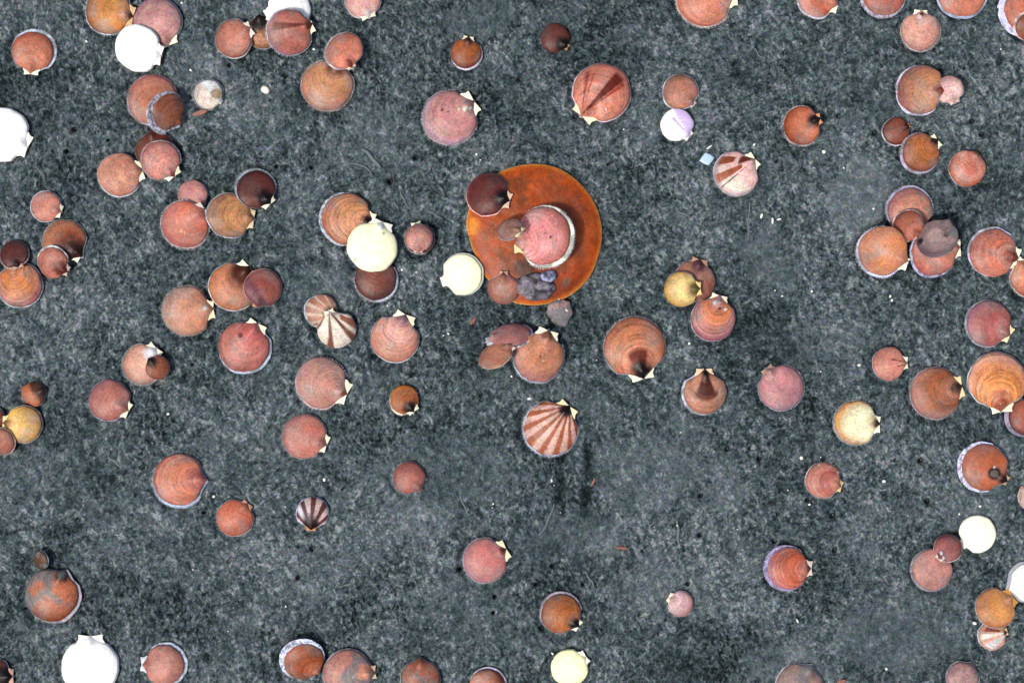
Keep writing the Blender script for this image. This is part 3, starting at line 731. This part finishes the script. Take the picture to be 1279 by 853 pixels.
S(1169,491,32,15,(168,108,84),"large brownish rose scallop beside the bright orange ringed one, dark at its hinge",u=(58,38,30),ue=.22,mid=(160,90,55),midk=.6,m=(170,115,105),rs=1.03,ring=.7,ec=(235,220,170),fringe=(170,140,140))
S(1283,521,23,60,(145,62,38),"dark rust scallop with pale left rim cut by the right edge",rs=1.08,rd=185,ro=.14,rc=(150,140,165),m=(110,50,45),ring=.6,ears=(0,0))
S(1246,476,36,276,(226,140,88),"bright orange scallop with strong growth rings at the right edge",mid=(235,150,85),m=(222,170,150),mk=.8,u=(190,110,80),ue=.3,ring=1.1,ears=(1,.7),rs=1.03,sh=48)
S(1070,528,27,357,(228,192,125),"cream yellow scallop with an orange margin and dark umbo",mid=(255,250,205),midw=.34,m=(215,155,85),u=(70,50,30),ue=.2,rs=1.05,rd=190,rc=(150,150,150),ring=.35,ears=(.9,.9))
S(1231,584,30,328,(166,88,58),"rust scallop with a round dark pit and white left rim, right edge",u=(28,14,18),ue=.2,mid=(180,95,60),rs=1.06,rd=175,ro=.10,us=.97,rc=(205,210,240),mantle=True,ears=(.5,.4),ec=(185,150,110),sp=[(0,.39,.29,(28,20,18)),(.01,.40,.18,(105,98,88)),(-.2,.25,.06,(225,200,195))],ring=.2)
S(1290,620,17,90,(200,160,140),"sliver of a peach scallop at the right frame edge above the white one",ears=(0,0))
S(1029,600,22,340,(190,120,96),"small salmon scallop with bumps of white on its margin, lower right area",m=(185,115,105),mid=(180,100,90),fringe=(190,170,160),ears=(.8,.7),ec=(225,200,150),ring=.8,sp=[(.2,.25,.14,(190,130,130))],barn=[(-.75,-.55,1.8,(200,180,165)),(-.9,.1,1.5,(190,175,165)),(-.7,.6,1.8,(190,160,140))])
S(1222,667,23,215,(255,255,225),"round white scallop near the right edge touching a small maroon one",white=True,ears=(.5,.7))
S(1165,711,25,45,(176,116,110),"dusty rose scallop beneath a small maroon scallop, lower right",rs=1.06,rd=220,ro=.06,mantle=True,rc=(140,140,150),ears=(0,0),ring=.15)
S(1185,685,17,232,(138,74,76),"small maroon rose scallop with white flecked hinge, over a dusty rose one",asp=.9,adir=0,barn=[(.1,.62,3,(235,235,245)),(-.2,.75,2.5,(250,245,240))],m=(110,55,60),ears=(.7,.7),ec=(235,225,215))
S(1240,794,18,15,(205,158,135),"small pale scallop with a brown wedge, tucked beneath an orange one",st=[(-25,9,(140,70,40),.3,.85),(-5,6,(245,240,235),.1,.9),(25,14,(225,215,215),.2,.9)],ears=(.6,.6),ec=(235,200,140),u=(70,40,45),ue=.15)
S(1244,760,25,34,(198,130,66),"orange amber scallop touching a white one at the right edge, lower corner",mid=(225,155,85),m=(185,115,60),ec=(210,150,70),rs=1.01,ring=.3,u=(190,130,60),ue=.1)
S(1285,728,23,200,(255,254,240),"white scallop with a speckled grey rim cut by the right edge",white=True,rs=1.12,rd=150,ro=.07,rc=(150,155,165),ears=(0,0))
S(1203,847,20,60,(158,122,122),"pale mauve scallop dusted with silt at the bottom edge near the right corner",mud=.30,rs=1.08,rc=(135,135,145),ears=(0,0))
S(999,859,30,60,(128,106,100),"silt coated grey scallop almost buried at the bottom edge, right of centre",mud=.52,rs=1.04,rc=(165,170,180),ears=(0,0),H=.16,sink=1)
S(985,710,27,0,(176,88,70),"rust red scallop with strong rings and a lilac left rim, lower right",rs=1.05,rd=175,ro=.10,us=.96,rc=(160,155,205),mantle=True,mid=(186,92,62),m=(180,115,120),ring=1.2,u=(110,60,50),ue=.15,ears=(.8,.7),ec=(215,200,190))
# ---- bottom
S(850,754,16,150,(194,156,160),"smallest lilac pink scallop, alone in the lower part right of centre",m=(175,115,110),mid=(215,175,180),ears=(.9,.9),ec=(250,235,205),H=.2)
S(701,767,25,325,(150,82,38),"rust amber scallop with a black umbo above the cream white one",u=(30,15,12),ue=.25,mid=(170,95,42),m=(150,92,60),rs=1.05,rd=100,ro=.07,rc=(170,160,180),ring=.6,st=[(-42,1.2,(190,140,80),.3,.9)],ears=(.7,.7))
S(712,834,23,35,(255,255,195),"cream white scallop at the bottom edge",white=True,ears=(.9,.9),rc=(250,245,200))
S(608,859,23,200,(172,108,78),"brown scallop with a pale right rim cut by the bottom edge",u=(200,150,120),ue=.0001,rs=1.06,rd=30,ro=.08,rc=(190,185,210),m=(110,55,40),ears=(0,0))
S(525,849,25,90,(150,76,46),"rust scallop half covered by grey silt at the bottom edge",mud=.42,m=(90,55,35),ears=(0,0),rs=1.02)
S(435,843,31,5,(186,112,88),"pinkish scallop with a grey silt patch at the bottom edge beside a rimmed one",mud=.50,muddir=95,m=(180,120,115),rs=1.04,rc=(165,165,180),ears=(.6,.6),ec=(215,190,160),barn=[(.05,.2,1.2,(255,255,250))])
S(379,826,27,320,(176,98,62),"rust scallop with a speckled white upper rim, bottom edge",asp=.94,adir=120,rs=1.05,rd=125,ro=.16,us=.92,mantle=True,rc=(215,225,245),ring=.9,mid=(160,80,40),ears=(0,0))
S(606,700,28,29,(190,116,112),"rose scallop standing alone below the centre with two cream ears",mid=(205,120,115),m=(180,125,135),u=(120,60,50),ue=.14,rs=1.02,ears=(1,1),ec=(250,248,210),ring=.25)
S(511,597,20,315,(152,78,68),"small red brown scallop without visible ears, below centre left",m=(150,85,78),ears=(.3,.3),ec=(140,110,100),rs=1.05,rc=(130,115,125),ring=.2,barn=[(-.1,-.3,.9,(245,200,200))])
S(390,641,20,265,(216,188,184),"small fan striped scallop in purple brown and white with its hinge pointing down",u=(40,12,14),ue=.5,fan=[(8,(100,52,52),-.1)],side=(20,(230,225,235)),ec=(215,150,90),ears=(.7,.7),rs=1.04,rc=(200,205,235),ring=.2,sh=56)
S(293,647,23,48,(186,92,60),"small orange red scallop lying alone, hinge pointing to the upper right",mid=(200,105,78),m=(180,95,70),rs=1.03,rd=300,ears=(.7,.8),ec=(185,140,115),ring=.3)
S(223,599,32,0,(194,114,84),"large salmon scallop with a bluish lower rim and no ears, left of centre",mid=(205,122,90),u=(208,125,112),ue=.4,rs=1.05,rd=285,ro=.07,rc=(165,180,215),m=(190,115,100),ring=.9,ears=(0,0),H=.28)
S(380,545,28,338,(182,112,100),"rose salmon scallop with white ears below the tan rose one, left of centre",mid=(200,118,100),m=(165,110,105),sp=[(.05,.75,.1,(150,110,105))],rs=1.02,ears=(1,.9),ring=.2)
S(402,478,32,335,(188,130,118),"large tan rose scallop with fine rings, above a rose salmon one, left of centre",mid=(200,140,125),m=(185,135,130),rs=1.03,rd=250,ro=.04,ring=.5,u=(150,90,70),ue=.1,ears=(1,1),sp=[(-.05,-.62,.03,(80,50,45))])
S(493,422,30,65,(204,134,108),"pink tan scallop with purple umbo and upright white ears, centre left",mid=(225,165,150),midk=.45,m=(190,125,105),u=(160,120,135),ue=.22,ring=.8,rs=1.03,rd=280,ears=(1,1),sh=54)
S(505,499,18,308,(166,90,32),"small amber scallop with a black umbo and white lower edge, centre left",u=(35,14,10),ue=.42,mid=(160,82,32),m=(190,110,40),rs=1.03,rd=240,ro=.1,rc=(240,235,205),ears=(1.1,.9))
S(136,500,26,332,(166,100,94),"dusky rose brown scallop with white ears, left side below a peach one",mid=(180,108,94),m=(150,95,100),rs=1.03,ears=(.9,.9),ring=.2)
S(178,455,25,50,(198,144,120),"peach scallop with a white hinge, partly under a small dark rust one",u=(250,250,255),ue=.32,m=(175,125,110),rs=1.05,ears=(1,1),ring=.2)
S(196,459,15,135,(132,66,38),"small dark rust scallop lying on the edge of a peach one",u=(40,22,16),ue=.4,sp=[(.1,-.1,.35,(155,85,55))],ears=(0,0),rs=1.02)
S(41,492,15,20,(172,86,26),"small ragged orange and brown scallop above the yellow one, left edge",irr=.28,u=(60,35,25),ue=.3,mud=.15,side=(100,(80,45,25)),ears=(0,0),rs=1.0)
S(-9,523,15,0,(120,48,34),"dark red scallop barely showing at the left edge beside the yellow one",ears=(0,0))
S(28,530,23,175,(226,176,82),"yellow scallop near the left edge with pale ears facing left",mid=(232,185,95),u=(120,95,60),ue=.2,m=(190,150,90),rs=1.05,rd=20,rc=(165,155,145),ring=.3,ears=(.9,.9),ec=(240,235,170))
S(1,551,17,150,(152,76,48),"rust scallop cut by the left edge just under the yellow one",rs=1.06,rd=320,rc=(205,170,150),ears=(0,0))
S(64,743,33,62,(172,84,32),"rust orange scallop with grey silt patches and black umbo, lower left",u=(45,22,16),ue=.22,mud=.40,muddir=160,m=(135,62,30),rs=1.05,rd=330,ro=.08,rc=(170,165,175),ears=(0,.0),ring=.5)
S(51,699,12,100,(88,52,36),"tiny brown half buried scallop just above the silty orange one, lower left",mud=.35,irr=.1,asp=.8,adir=20,ears=(0,0),rs=1.0,sink=1)
S(112,833,36,90,W,"largest white scallop, ears upward, at the bottom edge lower left",white=True,ears=(1.0,1.0))
S(204,831,26,178,(178,112,100),"rose scallop with ears to the left and a mottled pale right rim, bottom edge",us=.97,rs=1.05,rd=20,ro=.10,rc=(185,195,215),mantle=True,ears=(.8,.8),ec=(215,225,235),ring=.15)
S(-8,845,22,0,(110,50,40),"dark umbo and pale ears of a scallop cut by the lower left frame edge",u=(20,10,12),ue=.6,ec=(205,165,145))
# ---- middle
S(433,273,32,350,(190,122,84),"tan orange scallop with bold rings and black umbo, beneath the cream white one",u=(40,18,14),ue=.22,mid=(205,140,95),m=(180,110,85),rs=1.05,rd=185,ro=.08,rc=(175,185,200),ring=1.1,ears=(.9,.3),mantle=True)
S(469,349,26,80,(112,50,36),"dark maroon scallop beneath the cream white one, centre left",rs=1.05,rd=310,ro=.07,rc=(175,185,200),m=(100,40,32),ring=.3,ears=(0,0))
S(465,308,31,69,(255,255,208),"cream white scallop between a ringed tan orange and a dark maroon one",white=True,rc=(250,248,220),sp=[(.0,.85,.14,(205,215,215)),(.22,.62,.06,(190,190,170)),(-.45,-.75,.06,(150,150,130))])
S(524,298,19,105,(130,72,48),"small rust scallop with white upper ears mostly hidden below a rose one",ears=(.8,.8),rs=1.02,m=(110,62,45))
S(523,297,17,268,(180,114,102),"small rose scallop lying on a rust one, right of the cream white scallop",m=(155,95,85),rs=1.02,ears=(.8,.8),ec=(195,170,160),ring=.5,barn=[(0,.75,2.2,(200,185,185))])
S(233,388,31,5,(190,138,108),"tan scallop with a white chip at its hinge, left of the red rose one",mid=(205,138,108),m=(178,140,122),rs=1.02,ears=(.7,.9),ring=.3,sp=[(-.05,.78,.10,(235,230,225))],ec=(250,235,200))
S(291,358,30,52,(186,104,52),"orange brown scallop with a dark hinge under a smaller red purple one",u=(90,42,22),ue=.5,m=(195,120,70),ears=(1,0),ring=.3)
S(327,360,23,252,(158,84,76),"small red purple scallop with a thin pale rim on an orange brown one",side=(60,(125,70,80)),mid=(165,85,72),rs=1.05,rd=50,rc=(190,130,130),ring=.5,ears=(0,.6),ec=(210,150,120))
S(304,433,32,59,(182,100,88),"red rose scallop with a pearly spot at its hinge and a bluish lower rim",mid=(200,105,100),midk=.3,m=(175,105,95),rs=1.06,rd=320,ro=.06,rc=(180,195,215),barn=[(.02,.78,4,(205,200,195))],ears=(.9,.9),ring=.6,sp=[(-.3,.35,.1,(120,60,50))])
S(401,388,20,340,(172,112,84),"small brown fan striped scallop beneath a cream one with brown rays",fan=[(10,(215,190,170),.35)],u=(110,65,50),ue=.4,rs=1.08,rd=250,rc=(175,185,195),ears=(0,0),ring=.4)
S(420,411,24,112,(250,246,228),"cream scallop with bold brown rays lying on a brown striped one",fan=[(4.6,(136,84,66),.45)],st=[(40,9,(160,100,80),.4,1)],rs=1.02,ears=(.7,.6),rc=(230,230,215),ring=.2,sh=58)
S(577,343,25,200,(255,255,205),"cream white scallop against the lower left side of the huge orange one",white=True,rs=1.07,rd=10,ro=.04,rc=(170,175,170),ears=(.6,.6))
S(610,243,27,342,(92,28,26),"dark maroon scallop with a black hinge on the huge orange one's upper rim",u=(16,8,12),ue=.36,m=(130,60,55),mk=.9,rs=1.03,rd=260,rc=(220,180,175),ears=(.9,.9),ec=(225,195,170),ring=.15)
S(679,295,37,195,(206,118,112),"bright pink scallop with a white rim in the middle of the huge orange one",mid=(232,146,146),midw=.3,m=(178,104,92),asp=.92,adir=10,rs=1.05,rd=330,ro=.07,us=.97,rc=(235,240,225),ring=.8,ears=(.7,0),ec=(235,205,150),sp=[(-.12,-.35,.05,(90,40,60)),(.05,-.18,.04,(110,50,60))])
S(637,287,17,335,(152,104,92),"small tilted brown scallop with white ears beside the pink one",asp=.74,adir=120,up=-1,m=(140,90,85),ears=(1,1),ec=(250,240,190),rs=1.0,sp=[(.1,.6,.1,(190,165,110))])
S(629,360,20,88,(150,92,74),"small plain brown scallop on the bottom rim of the huge orange one",m=(150,95,85),u=(110,70,60),ue=.12,ears=(.6,.6),ec=(215,165,150),rs=1.02,ring=.15,sh=62)
S(637,421,27,195,(182,108,110),"tilted mauve red scallop above a smaller brown one, below the huge shell",asp=.50,adir=100,up=-1,us=.96,rs=1.06,rd=100,ro=.05,rc=(215,212,228),ears=(.7,.7),ec=(200,205,220),ring=.2)
S(620,444,23,12,(176,104,72),"tilted brown scallop with a pale hinge, leftmost below the huge shell",asp=.42,adir=105,up=-1,rs=1.04,rd=100,ro=.05,rc=(205,170,150),ears=(.5,.5),ec=(230,205,185),ring=.2)
S(673,445,32,70,(200,132,102),"salmon tan scallop with upright cream ears just below the huge orange one",u=(140,95,70),ue=.2,mid=(208,140,105),m=(185,128,120),rs=1.04,rd=270,rc=(175,190,215),ears=(1,1),fringe=(180,180,200),ring=.4,sp=[(-.05,.05,.05,(110,70,60)),(.1,-.1,.03,(240,225,180))],sh=54)
S(793,434,38,286,(192,114,78),"large orange brown scallop with strong rings and a black hinge pointing down",u=(18,8,8),ue=.30,st=[(0,24,(132,54,28),.2,.5)],mid=(200,125,85),midk=.75,m=(175,108,80),ring=1.1,rs=1.03,rc=(160,165,180),ears=(.9,.9),fringe=(165,160,165),sh=50)
S(881,490,27,91,(176,116,86),"brown scallop with a dark wedge running from its upright hinge",u=(20,10,8),ue=.15,st=[(0,25,(84,36,24),.05,.66),(0,30,(120,62,44),.6,.70)],rs=1.05,rd=190,ro=.06,rc=(185,195,210),ring=.6,ears=(.9,.8),ec=(250,220,180),m=(178,120,95),sh=58,irr=.03)
S(976,484,28,128,(182,130,134),"mauve scallop with white flecks at its upper left hinge, right of centre",mid=(200,135,138),midk=.5,m=(170,125,140),rs=1.04,rc=(120,125,145),ears=(.7,.7),ec=(165,140,125),barn=[(0,.78,4.2,(225,215,190)),(-.12,.52,2.6,(225,205,190))],ring=.4)
S(867,351,26,75,(150,92,74),"mauve brown ragged scallop beneath a yellow one, right of the huge shell",irr=.08,u=(92,56,60),ue=.3,m=(155,95,85),ears=(.9,.9),ec=(185,140,120),rs=1.02)
S(852,361,22,3,(212,172,88),"olive yellow scallop lying on a mauve brown one, right of the huge shell",mid=(232,205,130),m=(200,160,80),u=(110,95,50),ue=.35,ears=(.9,.8),ec=(245,215,140),rs=1.01,ring=.25,sh=50)
S(891,398,28,75,(176,108,114),"purple rose scallop with an orange centre and white hinge flecks",mid=(206,122,80),midk=.5,midw=.25,m=(172,104,116),mk=.82,ring=1.0,rs=1.02,ears=(.9,.8),ec=(245,230,205),barn=[(-.1,.72,4.5,(215,220,220)),(.38,.55,3,(235,225,200)),(.1,.5,2.5,(120,70,70))])
S(688,535,34,50,(226,184,170),"large fan striped scallop in orange brown and cream with a black hinge, below centre",fan=[(11.5,(176,98,62),-.1)],u=(22,10,12),ue=.20,m=(205,185,180),mk=.9,rs=1.04,rd=230,rc=(190,205,230),ring=.35,ears=(.9,.9),ec=(248,238,190))
S(699,391,17,100,(150,118,124),"broken mauve scallop with white chips half buried against the huge orange one",mud=.82,irr=.38,ears=(0,.4),rs=1.03,rc=(150,100,95),H=.18,sink=2.6,barn=[(-.5,.3,2.0,(205,170,200)),(.55,.15,2.4,(255,250,230)),(-.3,-.05,2.0,(215,180,190))])
# ---- two pale oddities
S(260,118,18,330,(222,218,205),"round spotted cream and white scallop with tufts round its edge, upper left",side=(160,(245,250,252)),sp=[(-.3,.5,.4,(190,165,135))],rs=1.08,rc=(110,120,130),ears=(.4,.4),ec=(200,200,195),fringe=(205,215,225))

# ------------------------------------------------------------------ lump on the huge shell
def lump():
    p = at(668, 358, 0.013)
    root = bpy.data.objects.new("grey_lump", None); scene.collection.objects.link(root); root.location = (p.x, p.y, 0.011)  # an unidentified lump, its kind unknown
    tag(root, "knobbly grey violet lump with a blue lobe on the huge orange shell", "grey_lump")
    blob("body", (0, 0, 0), 0.0245, 0.0165, 0.010, lin((118,114,124), GAIN), M_LUMP, root, 5, 0.11, 64, 20, rot=-0.12)
    blob("lobe", (0.016, 0.0125, 0.001), 0.0125, 0.0078, 0.009, lin((150,158,190), GAIN), M_LUMP, root, 9, 0.13, 40, 14, rot=0.4)
lump()

# ------------------------------------------------------------------ chips, slivers, twigs
M_CHIP = plain_mat("chip_white", (0.78, 0.8, 0.74), 0.5, 0.15)
M_BLUE = plain_mat("chip_blue", (0.50, 0.66, 0.80), 0.4, 0.55, 700)
M_RED = plain_mat("sliver_red", (0.20, 0.08, 0.055), 0.6, 0.3)
M_TUBE = plain_mat("tube_grey", (0.095, 0.12, 0.13), 0.7, 0.25)
M_BLACK = plain_mat("burrow_dark", (0.002, 0.0025, 0.003), 0.95, 0.2)  # near-black colour stands in for the shade inside the hole

def flake(name, px, py, a, b, rot, mat, label, cat, group=None, z=0.0022, sides=6, seed=0, tall=0.0011):
    rng = np.random.default_rng(int(px * 7 + py))
    p = at(px, py, z)
    V = []; F = []
    for j, (s, zz) in enumerate(((1, -0.0012), (1, tall * 0.6), (0.7, tall))):
        for i in range(sides):
            t = 2 * math.pi * i / sides
            w = 1 if j else 1
            rr = s * (1 + 0.0 * w)
            V.append((a * PX * math.cos(t) * rr * rngw[i % 8] if False else a * PX * math.cos(t) * rr, b * PX * math.sin(t) * rr, zz))
    jit = 1 + 0.22 * (rng.random(sides) - 0.5) if sides > 4 else np.ones(sides)
    if sides == 8: jit = np.array([1, .80, .95, .74, 1.05, .78, .92, .72])
    V = [(v[0] * jit[i % sides], v[1] * jit[i % sides], v[2]) for i, v in enumerate(V)]
    for j in range(2):
        for i in range(sides):
            F.append((j * sides + i, j * sides + (i + 1) % sides, (j + 1) * sides + (i + 1) % sides, (j + 1) * sides + i))
    F.append(tuple(2 * sides + i for i in range(sides)))
    o = mesh_obj(name, V, F, mat, None, smooth=False)
    o.location = p
    o.rotation_euler = (rng.normal(0, .12), rng.normal(0, .12), math.radians(rot))
    return tag(o, label, cat, group)

flake("shell_chip", 883, 199, 10, 8.5, 12, M_BLUE, "pale blue diamond shaped chip beside the white and pink striped scallop", "shell chip", sides=8, tall=.0018)
flake("pebble", 332, 113, 6, 4.5, -35, plain_mat("pebble_cream", (0.66, 0.60, 0.52), .5, .15), "small cream pebble lying alone right of the spotted pale scallop", "pebble", sides=10, tall=.004)
flake("shell_sliver", 250, 141, 10, 3.0, 17, M_RED, "dark red sliver of shell below the spotted pale scallop", "shell sliver", sides=9)
flake("shell_sliver", 776, 684, 8, 2.0, -4, M_RED, "thin orange red sliver lying flat in the mud right of the long mound", "shell sliver", sides=9)
flake("shell_sliver", 591, 401, 6, 2.2, 50, M_RED, "short orange sliver left of the tilted mauve scallop", "shell sliver", sides=7)
flake("shell_sliver", 741, 602, 6, 1.4, 65, M_RED, "tiny pink red sliver on the right flank of the long mound", "shell sliver", sides=7)
flake("shell_sliver", 1051, 851, 7, 3, 20, M_RED, "reddish sliver at the bottom edge right of the silt coated scallop", "shell sliver", sides=7)
CH = [(227,4,2.2,2,30),(238,88,3,2,-40),(340,19,1.4,1.2,0),(392,62,1.8,2.6,60),(108,52,2.6,1.6,-40),(595,193,1.8,2.6,0),(600,200,1.5,1.2,0),(779,162,1.5,1.5,0),(1029,190,3.2,3.8,20),(951,270,2,4.6,-15),
      (965,276,1.8,6,0),(973,274,5,1.6,15),(886,184,6.5,1.4,35),(942,181,1.6,3.4,-35),(1001,572,3.2,3.4,0),(1011,630,2.2,2,30),(1073,456,3.4,2.4,0),(1104,601,3.4,2.8,10),(1091,261,2,2,0),(1112,370,3,2,60),
      (1114,375,2,3,0),(861,429,2.2,2.4,0),(1025,464,1.6,1.2,0),(968,363,1.4,1.2,0),(977,370,2,1.6,0),(1014,364,2,2.4,-20),(486,283,1,1,0),(502,337,2,2.4,-30),(484,382,1.6,1.6,0),(560,417,1.6,2.4,60),(554,419,1.8,1.2,20),
      (639,470,2,2,0),(661,498,3.8,2,15),(689,600,1.6,3,15),(692,606,1,1,0),(690,816,3,1.8,-50),(616,629,1.6,2,0),(615,634,1.2,1.2,0),(405,599,2.6,3.4,20),(356,633,1.4,1.2,0),(267,620,3,2.4,25),(241,711,1.4,1.4,0),
      (357,757,1.6,2,0),(285,788,1.4,1.2,0),(1107,835,2.4,2.8,20),(1224,632,2.6,2.2,0),(1198,642,1.8,2,0),(1217,778,4.5,3.2,-20),(996,775,1.4,4,25),(850,540,1.2,1.2,0),(846,656,1.2,1.6,0),(440,8,1.6,1.2,0),
      (731,147,1,1,0),(739,293,1.6,3,0),(1054,210,1.6,1.6,0),(1250,62,1.6,1.2,0),(1160,30,1,1,0),(921,661,1.2,1.2,0),(984,612,1.2,1.4,0),(210,517,3,2.4,0),(745,450,1.2,1,0),(700,640,1,1,0),(1025,571,1,1,0),(520,340,1.6,1.2,0)]
for (x, y, a, b, r) in CH:
    flake("shell_chip", x, y, a * .68, b * .68, r, M_CHIP, "tiny bright white shell chip lying loose on the grey mud", "shell chip", "tiny white shell chips strewn on the mud")

def strand(px0, py0, px1, py1, bend, w, label, mat=M_TUBE):
    V = []; F = []; n = 14; m = 6
    a = at(px0, py0, 0.0009); b = at(px1, py1, 0.0009); d = b - a; nr = Vector((-d.y, d.x, 0)).normalized()
    mid = (a + b) / 2
    for i in range(n):
        t = i / (n - 1)
        p = a + d * t + nr * (bend * PX * math.sin(math.pi * t)) + nr * 0.0008 * math.sin(t * 9 + px0)
        r = w * PX * (0.5 + 0.5 * math.sin(math.pi * (0.1 + 0.8 * t)))
        for j in range(m):
            q = 2 * math.pi * j / m
            V.append(tuple(p - mid + nr * (r * math.cos(q)) + Vector((0, 0, r * 0.7 * math.sin(q)))))
    for i in range(n - 1):
        for j in range(m):
            F.append((i * m + j, i * m + (j + 1) % m, (i + 1) * m + (j + 1) % m, (i + 1) * m + j))
    F += [tuple(range(m))[::-1], tuple((n - 1) * m + j for j in range(m))]
    o = mesh_obj("worm_tube", V, F, mat, None)
    o.location = mid
    tag(o, label, "worm tube", "worm tubes lying on the mud")

strand(452,186,475,211,2,2.6,"pale thick worm tube slanting down, left of centre above the cream white scallop")
strand(846,648,848,680,0,1.7,"straight upright pale worm tube in the mud right of the long mound")
strand(692,628,673,668,3,1.3,"thin slanting worm tube at the lower left of the long mound")
strand(500,236,514,262,-3,1.1,"curved thin worm tube above the small rose scallop, centre left")
strand(514,262,526,262,-3,1.0,"short hooked worm tube just above the small rose scallop")
strand(533,264,552,274,1,1.1,"short worm tube left of the dark maroon scallop on the huge shell")
strand(936,252,934,300,0,1.1,"thin upright worm tube below the white and pink striped scallop")
strand(942,60,956,74,-2,1.0,"short slanting worm tube in the mud between two top edge scallops")
strand(730,713,742,733,1,1.3,"short worm tube slanting down above the rust amber scallop")
strand(844,260,862,270,-2,1.4,"faint worm tube left of the white and pink striped scallop")
strand(556,700,570,716,-1,1.2,"short worm tube slanting towards the lone rose scallop below centre")
strand(434,206,466,222,8,1.2,"curved faint worm tube above the ringed tan orange scallop")
strand(574,612,586,644,-2,1.2,"thin worm tube running down, above the lone rose scallop")
strand(956,143,990,136,2,1.2,"long faint worm tube reaching to the lone rust scallop at the upper right")
strand(135,570,150,582,0,1.8,"stubby pale worm tube left of the large salmon scallop")

# ------------------------------------------------------------------ burrow openings: dark funnels set in the pits
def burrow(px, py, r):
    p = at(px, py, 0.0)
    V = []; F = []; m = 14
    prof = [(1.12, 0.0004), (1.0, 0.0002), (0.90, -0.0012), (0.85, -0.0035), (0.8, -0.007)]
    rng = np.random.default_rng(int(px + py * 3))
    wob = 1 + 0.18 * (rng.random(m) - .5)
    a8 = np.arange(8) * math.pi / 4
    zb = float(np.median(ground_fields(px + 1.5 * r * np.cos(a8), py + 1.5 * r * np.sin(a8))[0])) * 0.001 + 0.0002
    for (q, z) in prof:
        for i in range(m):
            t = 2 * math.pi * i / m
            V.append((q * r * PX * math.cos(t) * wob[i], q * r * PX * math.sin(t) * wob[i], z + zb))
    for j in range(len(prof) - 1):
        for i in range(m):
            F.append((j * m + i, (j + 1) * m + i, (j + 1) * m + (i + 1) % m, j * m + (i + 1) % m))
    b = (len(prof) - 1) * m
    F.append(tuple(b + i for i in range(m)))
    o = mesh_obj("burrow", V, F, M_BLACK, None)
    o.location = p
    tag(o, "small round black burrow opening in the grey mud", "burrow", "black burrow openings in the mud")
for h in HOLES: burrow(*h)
